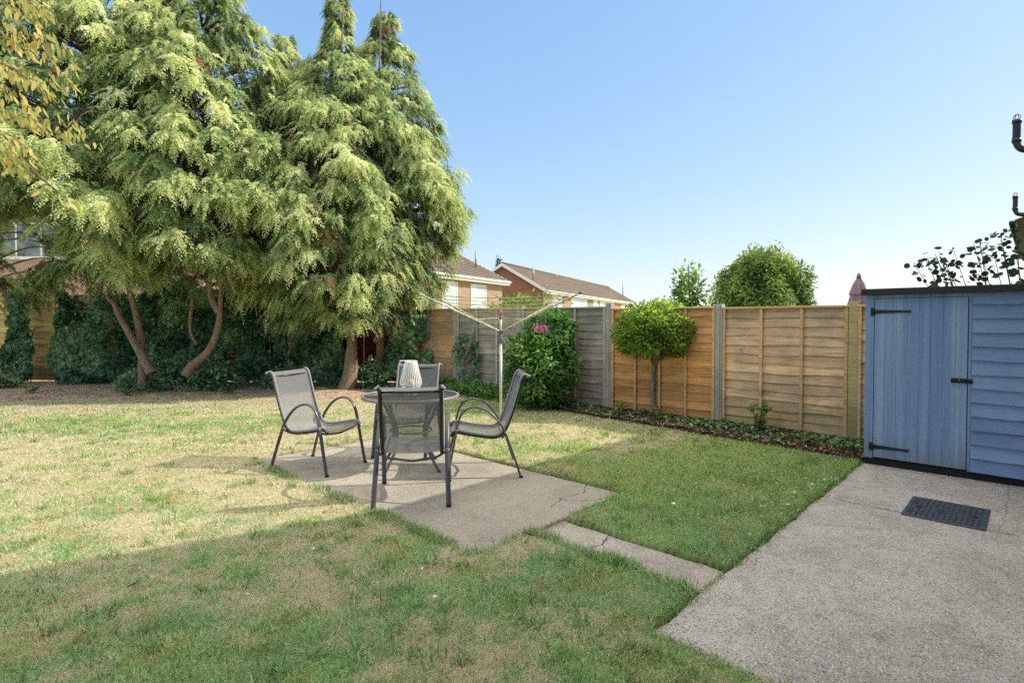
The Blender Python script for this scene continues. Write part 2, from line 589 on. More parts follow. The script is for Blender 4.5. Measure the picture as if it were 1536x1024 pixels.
def brick(name, a, b, mortar):
    k = NT(name)
    k_ = k.n.new('ShaderNodeTexBrick')
    cd = k.n.new('ShaderNodeTexCoord')
    # box-like mapping: x+y along the wall, z up
    sx = k.n.new('ShaderNodeSeparateXYZ')
    k.lk(cd.outputs['Object'], sx.inputs[0])
    cx = k.n.new('ShaderNodeCombineXYZ')
    k.lk(k.math('ADD', sx.outputs[0], sx.outputs[1]), cx.inputs[0])
    k.lk(sx.outputs[2], cx.inputs[1])
    k.lk(cx.outputs[0], k_.inputs[0])
    k_.inputs['Color1'].default_value = (*a, 1)
    k_.inputs['Color2'].default_value = (*b, 1)
    k_.inputs['Mortar'].default_value = (*mortar, 1)
    k_.inputs['Scale'].default_value = 1.0
    k_.inputs['Brick Width'].default_value = 0.225
    k_.inputs['Row Height'].default_value = 0.075
    k_.inputs['Mortar Size'].default_value = 0.008
    bl = k.noise(k.coord(), 1.5, 5, 0.6)
    c = k.mix(0.5, k_.outputs[0], k.ramp(bl, [(0.3, (0.7, 0.68, 0.66)), (0.7, (1.15, 1.12, 1.1))]), 'MULTIPLY')
    k.set(c, 0.9, spec=0.15)
    return k.m


M['brick_pale'] = brick('brick_pale', (0.34, 0.225, 0.165), (0.43, 0.30, 0.225), (0.42, 0.36, 0.30))
M['brick_red'] = brick('brick_red', (0.24, 0.10, 0.065), (0.33, 0.15, 0.10), (0.30, 0.22, 0.17))


def tiles(name, a, b):
    k = NT(name)
    z = k.attr('tint')
    w = k.noise(k.coord('Object', (3, 3, 3)), 3.0, 5, 0.7)
    c = k.mix(0.6, k.ramp(w, [(0.3, a), (0.7, b)]), k.ramp(z, [(0, (0.7, 0.7, 0.7)), (1, (1.15, 1.12, 1.1))]), 'MULTIPLY')
    k.set(c, 0.9, spec=0.2)
    return k.m


M['tiles'] = tiles('roof_tiles', (0.135, 0.105, 0.08), (0.25, 0.205, 0.16))
M['upvc'] = simple('white_upvc', (0.80, 0.80, 0.79), 0.4, 0, 0.04)
k = NT('window_glass')
f = k.noise(k.coord('Object', (1, 1, 1)), 1.2, 3, 0.5)
k.set(k.ramp(f, [(0.35, (0.42, 0.52, 0.58)), (0.65, (0.66, 0.73, 0.76))]), 0.05, 0, 0.8)
M['pane'] = k.m
k = NT('window_glass_dark')
f = k.noise(k.coord('Object', (1, 1, 1)), 2.2, 3, 0.5)
k.set(k.ramp(f, [(0.4, (0.03, 0.045, 0.04)), (0.65, (0.20, 0.26, 0.25))]), 0.04, 0, 0.8)
M['pane_dark'] = k.m
M['soffit'] = simple('black_gutter', (0.015, 0.016, 0.024), 0.4)
M['aerial'] = simple('flue_metal', (0.35, 0.35, 0.36), 0.5, 0.5)
M['parasol'] = simple('parasol_cloth', (0.36, 0.24, 0.28), 0.8, 0, 0.15, 8)
k = NT('manhole_iron')
f = k.noise(k.coord(), 30, 5, 0.7)
k.set(k.ramp(f, [(0.3, (0.04, 0.05, 0.07)), (0.7, (0.12, 0.14, 0.175))]), 0.5, 0.35)
M['manhole'] = k.m

# ------------------------------------------------------------------ lawn shape functions (c,t in the garden frame)
PATIO = (-5.9, -2.50, 2.30, 3.98)
PATH = (-2.49, -1.285, 2.82, 3.15)
TERR = (-1.27, 0.30, 2.29, 7.5)


def to_ct(x, y):
    return x * NN[0] + y * NN[1], x * E2[0] + y * E2[1]


def rect_d(c, t, r):
    """signed distance to a rectangle (negative inside)"""
    dx = np.maximum(r[0] - c, c - r[1])
    dy = np.maximum(r[2] - t, t - r[3])
    return np.where((dx > 0) & (dy > 0), np.hypot(np.maximum(dx, 0), np.maximum(dy, 0)), np.maximum(dx, dy))


def slab_d(x, y):
    c, t = to_ct(x, y)
    return np.minimum(np.minimum(rect_d(c, t, PATIO), rect_d(c, t, PATH)), rect_d(c, t, TERR))


def bed_d(x, y):
    """negative inside the planting bed along the side fence"""
    c, t = to_ct(x, y)
    edge = 6.56 + (-1.3 - c) * 0.085 + 0.05 * (fbm(c * 2.3, t * 0 + 3, 5) - 0.5)
    return np.maximum(edge - t, np.maximum(c + 1.27, -6.7 - c))


def bare(x, y):
    """bare dry mulch under the conifers 0..1"""
    n = fbm(x * 0.9, y * 0.9, 31) - 0.5
    lim = 9.9 + 0.10 * np.minimum(0, x + 5) * 0.2 + 1.5 * n
    b = sstep(-0.35, 0.45, y - lim)
    c, t = to_ct(x, y)
    return b * sstep(-0.2, -1.6, x + 0.3 * y - 2.6)


def dryness(x, y):
    f1 = fbm(x * 0.7 + 3, y * 0.9 + 1, 11)
    f2 = fbm(x * 2.6, y * 3.2, 12)
    f3 = fbm(x * 7.5, y * 9.0, 13)
    f4 = fbm(x * 19, y * 23, 14, 3)
    c, t = to_ct(x, y)
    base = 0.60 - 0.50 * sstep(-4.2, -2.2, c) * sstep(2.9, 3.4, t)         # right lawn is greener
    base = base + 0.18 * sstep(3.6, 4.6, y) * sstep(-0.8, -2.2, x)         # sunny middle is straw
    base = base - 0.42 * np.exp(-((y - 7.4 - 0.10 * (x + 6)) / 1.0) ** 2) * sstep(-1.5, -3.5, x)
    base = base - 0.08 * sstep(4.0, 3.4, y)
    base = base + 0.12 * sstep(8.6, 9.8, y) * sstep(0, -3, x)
    d = base + 0.6 * (f1 - 0.5) + 0.75 * (f2 - 0.5) + 0.85 * (f3 - 0.5) + 0.55 * (f4 - 0.5)
    return np.clip(d, 0, 1)


def lawn_z(x, y):
    z = 0.025 * (fbm(x * 0.8, y * 0.8, 21) - 0.5) + 0.018 * (fbm(x * 4, y * 4, 22, 3) - 0.5)
    s = slab_d(x, y) + 0.03 * (fbm(x * 9, y * 9, 23, 3) - 0.5)
    dep = sstep(0.035, -0.03, s)
    bd = sstep(0.05, -0.05, bed_d(x, y) + 0.05 * (fbm(x * 6, y * 6, 24, 3) - 0.5))
    z = z * (1 - dep) - 0.085 * dep - 0.03 * bd * (1 - dep)
    c, t = to_ct(x, y)
    z = z + 0.05 * bd * (fbm(x * 5, y * 5, 25) - 0.3) * (1 - dep)
    return z


STRAW = np.array((0.80, 0.70, 0.47))
STRAW2 = np.array((0.60, 0.55, 0.34))
LIME = np.array((0.42, 0.50, 0.14))
GREEN = np.array((0.42, 0.60, 0.19))
DEEP = np.array((0.25, 0.46, 0.22))
MULCH = np.array((0.76, 0.58, 0.44))
SOILC = np.array((0.055, 0.04, 0.028))


def lawn_color(x, y, jit=0.0):
    d = np.clip(dryness(x, y) + jit, 0, 1)[:, None]
    q = fbm(x * 3.1, y * 3.1, 41)[:, None]
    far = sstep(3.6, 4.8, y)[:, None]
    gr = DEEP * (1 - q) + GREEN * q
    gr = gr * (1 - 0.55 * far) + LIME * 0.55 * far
    st = STRAW2 * (1 - q) + STRAW * q
    w = sstep(0.25, 0.75, d)
    out = gr * (1 - w) + st * w
    moss = sstep(0.60, 0.72, fbm(x * 5.7 + 20, y * 6.1, 45))[:, None] * 0.38
    return out * (1 - moss) + np.array((0.40, 0.38, 0.12)) * moss


# ------------------------------------------------------------------ ground sheet
def grid_mesh(name, xs, ys, mat):
    X, Y = np.meshgrid(xs, ys)
    x, y = X.ravel(), Y.ravel()
    z = lawn_z(x, y)
    nx, ny = len(xs), len(ys)
    V = np.stack([x, y, z], 1)
    idx = np.arange(nx * ny).reshape(ny, nx)
    Q = np.stack([idx[:-1, :-1], idx[:-1, 1:], idx[1:, 1:], idx[1:, :-1]], -1).reshape(-1, 4)
    me = bpy.data.meshes.new(name)
    me.vertices.add(len(V))
    me.vertices.foreach_set('co', V.astype(np.float32).ravel())
    me.loops.add(len(Q) * 4)
    me.loops.foreach_set('vertex_index', Q.astype(np.int32).ravel())
    me.polygons.add(len(Q))
    me.polygons.foreach_set('loop_start', np.arange(0, len(Q) * 4, 4, dtype=np.int32))
    me.polygons.foreach_set('use_smooth', np.ones(len(Q), dtype=bool))
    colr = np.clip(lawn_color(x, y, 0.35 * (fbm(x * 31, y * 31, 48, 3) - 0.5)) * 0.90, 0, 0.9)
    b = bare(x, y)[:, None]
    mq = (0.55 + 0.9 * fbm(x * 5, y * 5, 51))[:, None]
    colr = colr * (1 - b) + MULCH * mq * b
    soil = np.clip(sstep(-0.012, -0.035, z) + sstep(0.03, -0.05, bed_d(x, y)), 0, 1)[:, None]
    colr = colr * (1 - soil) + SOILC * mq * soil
    c4 = np.ones((len(V), 4), dtype=np.float32)
    c4[:, :3] = colr
    me.attributes.new('col', 'FLOAT_COLOR', 'POINT').data.foreach_set('color', c4.ravel())
    me.materials.append(mat)
    me.update(calc_edges=True)
    return link(bpy.data.objects.new(name, me))


xs = np.concatenate([[-1500, -300, -80, -40, -25, -18], np.arange(-14, -4, 0.10), np.arange(-4, 4.4, 0.035), np.arange(4.4, 9, 0.3), [14, 25, 60, 300, 1500]])
ys = np.concatenate([[-60, -20, -8, -4, -1], np.arange(0.5, 7.6, 0.035), np.arange(7.6, 14.5, 0.08), [18, 30, 60, 120, 300, 900, 2500]])
ground = grid_mesh('lawn', xs, ys, M['ground'])
tag(ground, 'patchy dry and green mown back lawn', kind='structure')


def slab(name, r, z0, z1, mat, label, wob=0.008):
    """slab in the garden frame with a slightly ragged outline"""
    c0, c1, t0, t1 = r
    pts = []
    st = 0.12

    def run(a, b):
        k = max(2, int((Vector(b) - Vector(a)).length / st))
        for i in range(k):
            pts.append(Vector(a).lerp(Vector(b), i / k))
    run((c0, t0), (c1, t0)); run((c1, t0), (c1, t1)); run((c1, t1), (c0, t1)); run((c0, t1), (c0, t0))
    top = []
    for i, p in enumerate(pts):
        top.append(ct(p.x + random.uniform(-wob, wob), p.y + random.uniform(-wob, wob)))
    n = len(top)
    cc = sum(top, Vector()) / n
    ins = [p + (cc - p).normalized() * 0.012 for p in top]
    mb = MB()
    vs = [(p.x, p.y, z0) for p in top] + [(p.x, p.y, z1 - 0.008) for p in top] + [(p.x, p.y, z1) for p in ins]
    fs = [(i, (i + 1) % n, n + (i + 1) % n, n + i) for i in range(n)] + [(n + i, n + (i + 1) % n, 2 * n + (i + 1) % n, 2 * n + i) for i in range(n)]
    fs.append(tuple(2 * n + i for i in range(n)))
    mb.add(vs, fs)
    o = mb.build(name, mat)
    return tag(o, label, kind='structure')


SZ = -0.022
patio = slab('patio', PATIO, -0.14, SZ, M['patio'], 'pale concrete patio slab under the table and chairs')
path = slab('path', PATH, -0.14, SZ - 0.006, M['path'], 'narrow concrete path slab joining patio and terrace', 0.014)
terrace = slab('terrace', TERR, -0.14, SZ, M['terrace'], 'grey concrete terrace by the blue shed', 0.014)


def crack(pts, w, z, parent):
    """thin dark open crack across a slab"""
    P = []
    for a, b in zip(pts[:-1], pts[1:]):
        for i in range(8):
            q = Vector(a).lerp(Vector(b), i / 8)
            P.append(ct(q.x + random.uniform(-0.011, 0.011), q.y + random.uniform(-0.011, 0.011), z))
    P.append(ct(*pts[-1], z))
    mb = MB()
    vs, fs = [], []
    for i, p in enumerate(P):
        d = (P[min(i + 1, len(P) - 1)] - P[max(i - 1, 0)]).normalized()
        s = Vector((-d.y, d.x, 0)) * (w * random.uniform(0.15, 0.85))
        vs += [p - s, p + s]
    for i in range(len(P) - 1):
        fs.append((2 * i, 2 * i + 1, 2 * i + 3, 2 * i + 2))
    mb.add(vs, fs)
    return mb.build('crack', M['crack'], parent)


crack([(-2.72, 3.3), (-2.80, 3.55), (-2.74, 3.75), (-2.86, 3.97)], 0.004, SZ + 0.003, patio)
crack([(-2.78, 3.5), (-2.62, 3.6), (-2.52, 3.82)], 0.003, SZ + 0.003, patio)
crack([(-2.07, 2.83), (-2.03, 2.98), (-2.08, 3.14)], 0.006, SZ - 0.003, path)
crack([(-1.262, 5.06), (-0.98, 5.03), (-0.72, 5.03)], 0.005, SZ + 0.003, terrace)
crack([(-0.24, 5.01), (-0.02, 5.03), (0.29, 5.02)], 0.005, SZ + 0.003, terrace)
crack([(-0.17, 5.05), (-0.15, 5.7), (-0.16, 6.5)], 0.002, SZ + 0.003, terrace)

# ------------------------------------------------------------------ grass blades (one uncountable mass)
def scatter(n, x0, x1, y0, y1):
    return rng.uniform(x0, x1, n), rng.uniform(y0, y1, n)


def make_grass():
    Xs, Ys, Hs, Ws = [], [], [], []
    # the parts of the lawn to either side of the view
    for (x0, x1, y0, y1, dens) in ((-6.0, 1.0, -0.5, 1.9, 2600), (-7.5, -1.9, 1.9, 5.0, 1500), (-12.0, -4.0, 5.0, 9.5, 500)):
        n = int((x1 - x0) * (y1 - y0) * dens)
        x, y = scatter(n, x0, x1, y0, y1)
        kp = ((np.abs(x) > 0.97 * y + 0.2) | (y < 1.9)) & (slab_d(x, y) > 0.0) & (x * NN[0] + y * NN[1] < 0.25)
        x, y = x[kp], y[kp]
        Xs.append(x); Ys.append(y); Hs.append(rng.uniform(0.012, 0.03, len(x))); Ws.append(np.full(len(x), 0.006))
    for (y0, y1, dens, w, h) in ((1.9, 3.0, 13000, 0.0028, 0.022), (3.0, 4.2, 9000, 0.0034, 0.022), (4.2, 6.0, 5000, 0.0046, 0.023),
                                 (6.0, 8.0, 2600, 0.007, 0.028), (8.0, 11.2, 1200, 0.010, 0.03)):
        xl, xr = -0.97 * y1 - 0.2, min(0.97 * y1 + 0.2, 4.2)
        n = int((xr - xl) * (y1 - y0) * dens)
        x, y = scatter(n, xl, xr, y0, y1)
        kp = (np.abs(x) < 0.97 * y + 0.25)
        s = slab_d(x, y) + 0.05 * (fbm(x * 7, y * 7, 61) - 0.45)
        cc, tt = to_ct(x, y)
        back = ((np.abs(tt - 4.0) < 0.08) & (cc < -2.4)) | ((np.abs(tt - 3.17) < 0.07) & (cc > -2.5))
        kp &= s > np.where(back, 0.035, -0.006)
        kp &= bed_d(x, y) > 0.02 * rng.standard_normal(n)
        kp &= rng.random(n) > np.clip(bare(x, y) * 1.06, 0, 0.985)
        kp &= rng.random(n) > 0.22 * sstep(0.6, 0.95, dryness(x, y))
        x, y = x[kp], y[kp]
        e = np.exp(-(slab_d(x, y) / 0.05) ** 2)
        g = 1 - dryness(x, y)
        tuft = sstep(0.55, 0.8, fbm(x * 5.5, y * 5.5, 62))
        hh = h * (0.62 + 0.42 * g + 0.5 * e + 0.75 * tuft * g) * rng.uniform(0.5, 1.5, len(x))
        Xs.append(x); Ys.append(y); Hs.append(hh); Ws.append(np.full(len(x), w))
    # longer tufts spilling over the patio's edges
    for (c0, c1, t0, t1, n) in ((-5.6, -2.6, 2.2, 2.36, 5200), (-4.2, -3.4, 2.26, 2.5, 2600), (-2.5, -1.3, 2.72, 2.9, 3800), (-3.1, -2.45, 2.2, 2.75, 2400), (-1.33, -1.26, 3.2, 6.4, 1800), (-2.55, -2.44, 3.16, 3.98, 300)):
        c, t = scatter(n, c0, c1, t0, t1)
        x, y = c * NN[0] + t * E2[0], c * NN[1] + t * E2[1]
        kp = (slab_d(x, y) > -0.05) & (rng.random(n) < sstep(0.46, 0.66, fbm(x * 4.3, y * 4.3, 66)) + 0.05)
        x, y = x[kp], y[kp]
        Xs.append(x); Ys.append(y); Hs.append(rng.uniform(0.025, 0.065, len(x))); Ws.append(np.full(len(x), 0.0042))
    # coarse dark tufts standing out of the turf
    for i in range(420):
        yy = 1.9 + 6.0 * random.random() ** 1.6
        xx = random.uniform(-0.95 * yy, min(0.95 * yy, 4))
        m_ = random.randint(25, 80)
        r_ = random.uniform(0.02, 0.06)
        x, y = xx + rng.normal(0, r_, m_), yy + rng.normal(0, r_, m_)
        kp = (slab_d(x, y) > 0.02) & (bed_d(x, y) > 0.05)
        x, y = x[kp], y[kp]
        Xs.append(x); Ys.append(y); Hs.append(rng.uniform(0.025, 0.056, len(x))); Ws.append(np.full(len(x), 0.0034 + 0.0004 * yy))
    x, y, h, w = map(np.concatenate, (Xs, Ys, Hs, Ws))
    n = len(x)
    a = rng.uniform(0, 2 * np.pi, n)
    lean = rng.uniform(0.2, 1.7, n) + 2.5 * (rng.random(n) < 0.25)
    z = np.maximum(lawn_z(x, y), -0.03) - 0.002
    B = np.stack([x, y, z], 1)
    D = np.stack([np.cos(a) * lean, np.sin(a) * lean, np.ones(n)], 1)
    D = norm(D)
    b = rng.uniform(0, 2 * np.pi, n)
    S = np.stack([np.cos(b), np.sin(b), np.zeros(n)], 1) * w[:, None]
    tip = B + D * h[:, None] * 1.35
    V = np.stack([B - S, B + S, tip], 1).reshape(-1, 3)
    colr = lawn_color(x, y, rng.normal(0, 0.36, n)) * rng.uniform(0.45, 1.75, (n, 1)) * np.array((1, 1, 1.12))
    long = (h > 0.034)[:, None]
    colr = np.where(long & (rng.random((n, 1)) < 0.7), np.array((0.27, 0.44, 0.14)) * rng.uniform(0.5, 1.5, (n, 1)), colr)
    o = np_mesh('grass', V, 3, M['grass'], colors=np.clip(colr, 0.005, 0.85))
    tag(o, 'short patchy grass blades of the back lawn', 'grass', kind='stuff')
    return n


make_grass()

# planting bed, mulch and litter
mb = MB()
vs = []
cs = np.arange(-6.75, -1.27, 0.06)
tsn = 18
for i, c in enumerate(cs):
    e = 6.58 + (-1.3 - c) * 0.085 + 0.06 * (float(fbm(np.array([c * 2.3]), np.array([3.0]), 5)[0]) - 0.5)
    for j in range(tsn):
        t = e + (7.62 - e) * j / (tsn - 1)
        p = ct(c, t)
        z = 0.012 + 0.06 * (float(fbm(np.array([p.x * 5]), np.array([p.y * 5]), 25)[0]) - 0.35) * min(1, j / 3) + 0.03 * j / tsn - (0.03 if j == 0 else 0)
        vs.append((p.x, p.y, z))
fs = [(i * tsn + j, i * tsn + j + 1, (i + 1) * tsn + j + 1, (i + 1) * tsn + j) for i in range(len(cs) - 1) for j in range(tsn - 1)]
mb.add(vs, fs, True)
bed = mb.build('soil', M['soil'])
tag(bed, 'dark soil of the bed along the side fence', kind='structure')


def flat_leaves(name, x, y, z, L, W, tint, mat, label, cat, tilt=0.35, tpl=OVAL):
    n = len(x)
    a = rng.uniform(0, 2 * np.pi, n)
    D = np.stack([np.cos(a), np.sin(a), rng.normal(0, tilt, n)], 1)
    N = np.stack([rng.normal(0, tilt, n), rng.normal(0, tilt, n), np.ones(n)], 1)
    V = leaf_verts(np.stack([x, y, z], 1), D, N, L, W, tpl)
    o = np_mesh(name, V, len(tpl), mat, tint=tint)
    return tag(o, label, cat, kind='stuff')


c, t = scatter(5200, -6.7, -1.28, 6.5, 7.58)
x, y = c * NN[0] + t * E2[0], c * NN[1] + t * E2[1]
kp = bed_d(x, y) < 0.0
x, y = x[kp], y[kp]
flat_leaves('leaf_litter', x, y, lawn_z(x, y) + 0.055, rng.uniform(0.02, 0.06, len(x)), rng.uniform(0.012, 0.03, len(x)), np.clip(rng.beta(1.6, 2.6, len(x)), 0, 1), M['litter'], 'dry leaf litter strewn over the side bed', 'leaf litter', 0.3)
x, y = scatter(15000, -13, 1.0, 9.0, 13.0)
kp = rng.random(len(x)) < bare(x, y) * 0.9
x, y = x[kp], y[kp]
flat_leaves('mulch', x, y, lawn_z(x, y) + 0.012, rng.uniform(0.02, 0.055, len(x)), rng.uniform(0.008, 0.025, len(x)), np.clip(rng.beta(2, 3, len(x)), 0, 0.9), M['litter'], 'dry needles and leaf mulch under the conifers', 'mulch', 0.25)

gx, gy = [], []
for (c0, c1, t0, t1, n, per) in ((-5.9, -2.5, 2.30, 3.98, 1500, 0.05), (-2.49, -1.285, 2.82, 3.15, 500, 0.04), (-1.27, 0.30, 2.29, 6.5, 1100, 0.05)):
    for i in range(n):
        e = abs(random.gauss(0, per))
        sd_ = random.random()
        if sd_ < 0.35:
            c_, t_ = random.uniform(c0, c1), t0 + e
        elif sd_ < 0.55:
            c_, t_ = random.uniform(c0, c1), t1 - e
        else:
            c_, t_ = c0 + e, random.uniform(t0, t1)
        p = ct(c_, t_)
        gx.append(p.x); gy.append(p.y)
gx, gy = np.array(gx), np.array(gy)
flat_leaves('soil_crumbs', gx, gy, np.full(len(gx), SZ + 0.004), rng.uniform(0.003, 0.010, len(gx)), rng.uniform(0.002, 0.006, len(gx)), np.clip(rng.beta(1.2, 4, len(gx)), 0, 1), M['litter'], 'crumbs of soil and grit along the edges of the concrete', 'soil crumbs', 0.3)

# individual petals and fallen leaves lying on the lawn
pet = MB()
pet.add([(0, -0.012, 0), (0.011, 0.002, 0.006), (0.004, 0.02, 0.003), (-0.011, 0.008, 0.007), (-0.009, -0.006, 0.002)], [(0, 1, 2, 3, 4)])
pet0 = pet.build('fallen_petal', M['petal'])
tag(pet0, 'small white petal lying on the lawn near the concrete', 'petal', 'white petals fallen on the lawn')
ptp = [(-1.35, 3.7), (-1.42, 4.1), (-1.5, 4.32), (-1.36, 4.5), (-1.55, 4.7), (-1.42, 4.86), (-1.62, 5.05), (-1.38, 5.2), (-1.48, 5.38), (-1.7, 5.5), (-1.4, 5.62), (-1.9, 5.3), (-2.3, 5.9), (-1.33, 4.25), (-1.6, 4.4), (-1.8, 4.75), (-2.0, 3.9), (-2.6, 5.7), (-1.45, 5.9), (-3.2, 1.6), (-2.5, 1.9), (-3.05, 2.05), (-2.9, 1.1), (-2.2, 1.75), (-1.45, 5.0), (-1.35, 5.45)]
for i, (c, t) in enumerate(ptp):
    o = pet0 if i == 0 else copy_tree(pet0)
    p = ct(c, t)
    o.location = (p.x, p.y, float(lawn_z(np.array([p.x]), np.array([p.y]))[0]) + 0.026)
    o.rotation_euler = (random.uniform(-.4, .4), random.uniform(-.4, .4), random.uniform(0, 6))
    s = random.uniform(0.6, 1.15)
    o.scale = (s, s, s)
dl = MB()
dl.add([(0, -0.06, 0), (0.02, -0.025, 0.012), (0.024, 0.02, 0.018), (0, 0.065, 0.03), (0, 0.0, 0), (-0.024, 0.02, 0.02), (-0.02, -0.02, 0.012)], [(0, 1, 4), (1, 2, 4), (2, 3, 4), (0, 4, 6), (6, 4, 5), (5, 4, 3)])
dl0 = dl.build('fallen_leaf', M['dead_leaf'])
tag(dl0, 'curled red brown dead leaf lying on the dry lawn', 'leaf', 'dead leaves on the lawn')
for i, (x, y) in enumerate([(-2.83, 4.15), (-2.66, 4.31), (-2.90, 4.05), (-2.15, 3.12), (-3.0, 6.6), (-1.35, 4.1), (-6.4, 6.9), (-4.4, 5.6), (-2.0, 2.9), (-3.4, 2.95)]):
    o = dl0 if i == 0 else copy_tree(dl0)
    o.location = (x, y, float(lawn_z(np.array([x]), np.array([y]))[0]) + 0.03)
    o.rotation_euler = (random.uniform(-.3, .3), random.uniform(-.3, .3), random.uniform(0, 6))
    s = random.uniform(0.5, 0.95)
    o.scale = (s, s, s)

# ------------------------------------------------------------------ fences
FX = math.pi - math.atan2(-NN[1], NN[0]) if False else math.atan2(-NN[1], -NN[0])     # local x runs along -n (away from the house)


def waney_panel(w, h, mat, n_slat, bmat, nb, parent, z0=0.03, cap=True, tintbase=0.5, label=None, sag=0.0):
    """overlapping wavy edged boards; local x along, z up, +y the lawn side"""
    o_parent = parent
    mb = MB()
    sh = h / n_slat
    nx = 22
    for i in range(n_slat):
        za = z0 + i * sh
        zb = za + sh * 1.22
        ph = random.uniform(0, 10)
        yl, yh = 0.014 + random.uniform(0, 0.006), 0.002
        am = random.uniform(0.004, 0.013)
        vs = []
        for j in range(nx + 1):
            x = w * j / nx
            dz = am * math.sin(x * 3.1 + ph) + 0.6 * am * math.sin(x * 7.7 + ph * 2.3) + random.uniform(-0.0015, 0.0015)
            dy = 0.004 * math.sin(x * 2.2 + ph * 1.7)
            za2 = max(z0 - 0.012, za + dz)
            zb2 = min(zb, z0 + h)
            vs += [(x, yl + dy + 0.009, za2), (x, yh + dy * .4 + 0.004, zb2), (x, yl + dy, za2), (x, yh + dy * .4 - 0.004, zb2)]
        fs = []
        for j in range(nx):
            a, b = 4 * j, 4 * j + 4
            fs += [(a, a + 1, b + 1, b), (a + 2, b + 2, b + 3, a + 3), (a, b, b + 2, a + 2), (a + 1, a + 3, b + 3, b + 1)]
        mb.add(vs, fs, False, min(1, max(0, tintbase + random.uniform(-0.32, 0.32))))
    p = mb.build('fence_panel', mat, o_parent)
    if label:
        p['label'] = label
    for i in range(nb + 2):
        bx = 0.02 + (w - 0.04) * i / (nb + 1)
        b = MB()
        wd = 0.019
        b.bbox(bx - wd, bx + wd, 0.029, 0.052, z0 - 0.01, z0 + h - 0.002, 0.003, random.uniform(0.3, 0.7))
        b.build('batten', bmat, p)
    if cap:
        b = MB()
        b.bbox(-0.01, w + 0.01, -0.02, 0.06, z0 + h, z0 + h + 0.026, 0.004)
        b.build('capping_rail', bmat, p)
    return p


FT = 7.6
org = ct(-1.62, FT)
fence = empty('garden_fence', org, FX, 'weathered brown, orange and grey boarded side fence from the blue shed to the conifers', 'fence')


def place_in_fence(o, x, z=0):
    o.location = (x, 0, z)
    return o


# (start x, width, height, mat, slats, battens mat, battens, label)
specs = [
    (-1.85, 1.765, 1.56, 'wood_tan', 12, 'batten', 2, None),
    (0.015, 1.52, 1.56, 'wood_tan', 13, 'batten', 2, 'tan fence panel with green algae on its lower boards'),
    (1.645, 1.70, 1.575, 'wood_orange', 13, 'batten', 3, 'bright orange brown fence panel behind the clipped tree'),
    (3.465, 1.82, 1.61, 'wood_grey', 13, 'batten_grey', 2, 'silver grey weathered fence panel beside the shrub'),
    (5.385, 1.72, 1.63, 'wood_grey', 13, 'batten_grey', 2, None),
    (7.205, 1.79, 1.64, 'wood_brown', 13, 'batten_grey', 1, 'brown mossy fence panel under the edge of the conifer'),
]
for (x, w, h, m, ns, bm_, nb, lab) in specs:
    p = waney_panel(w, h, M[m], ns, M[bm_], nb, fence, label=lab)
    p.location = (x, 0, 0)
for (x, h, m, wd) in ((-0.04, 1.66, 'post_green', 0.05), (1.59, 1.66, 'post_grey', 0.05), (3.405, 1.72, 'post_grey', 0.055), (5.335, 1.70, 'post_grey', 0.045), (7.155, 1.70, 'post_grey', 0.045), (9.05, 1.7, 'post_grey', 0.05)):
    mb = MB()
    mb.bbox(x - wd, x + wd, -0.05, 0.055, -0.1, h, 0.006)
    if m == 'post_grey':
        mb.bbox(x - wd * .45, x + wd * .45, 0.056, 0.066, 0.0, h - 0.02, 0.003)
    p = mb.build('fence_post', M[m], fence)

# back fence behind the conifers, seen square on
corner = ct(-1.62 - 9.05, FT)
bf = empty('back_fence', (corner.x, corner.y, 0), math.pi - R(2), 'greenish boarded fence across the end of the garden behind the ivy', 'fence')
xx = 0.06
for i in range(7):
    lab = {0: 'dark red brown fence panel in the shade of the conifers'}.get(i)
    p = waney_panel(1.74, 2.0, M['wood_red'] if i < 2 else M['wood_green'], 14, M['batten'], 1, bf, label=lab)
    # this fence faces the camera along local +y
    p.location = (xx, 0, 0)
    q = MB()
    q.bbox(xx + 1.745, xx + 1.845, -0.05, 0.05, -0.1, 2.06, 0.006)
    q.build('fence_post', M['post_grey'], bf)
    xx += 1.85

# ------------------------------------------------------------------ shed
sh = empty('garden_shed', ct(-1.262, 6.53, 0), -A0, 'blue painted timber garden shed with black felt roof on the terrace', 'shed')
SW, SD, SH = 1.56, 0.92, 1.732
mb = MB()     # side and back walls, corner trim
mb.box(0.0, 0.02, 0.03, SD, 0.05, SH - 0.02)
mb.box(0.0, SW, SD, SD + 0.02, 0.05, SH - 0.03)
mb.box(0.02, SW - 0.02, 0.032, 0.05, SH - 0.16, SH - 0.03)
mb.box(0.02, 0.06, 0.032, 0.05, 0.06, SH - 0.16)
mb.box(0.80, 0.86, 0.032, 0.05, 0.06, SH - 0.16)
mb.box(SW - 0.02, SW, 0.03, SD, 0.05, SH - 0.02)
mb.build('wall', M['shed'], sh)
mb = MB()
mb.bbox(0.0, 0.075, 0.0, 0.03, 0.045, SH - 0.03, 0.003)
mb.bbox(0.075, 0.825, 0.004, 0.03, SH - 0.085, SH - 0.03, 0.003)
mb.bbox(0.812, 0.835, -0.004, 0.03, 0.045, SH - 0.03, 0.003)
mb.build('door_frame', M['shed'], sh)
mb = MB()     # lapped boards to the right of the door
nb = 13
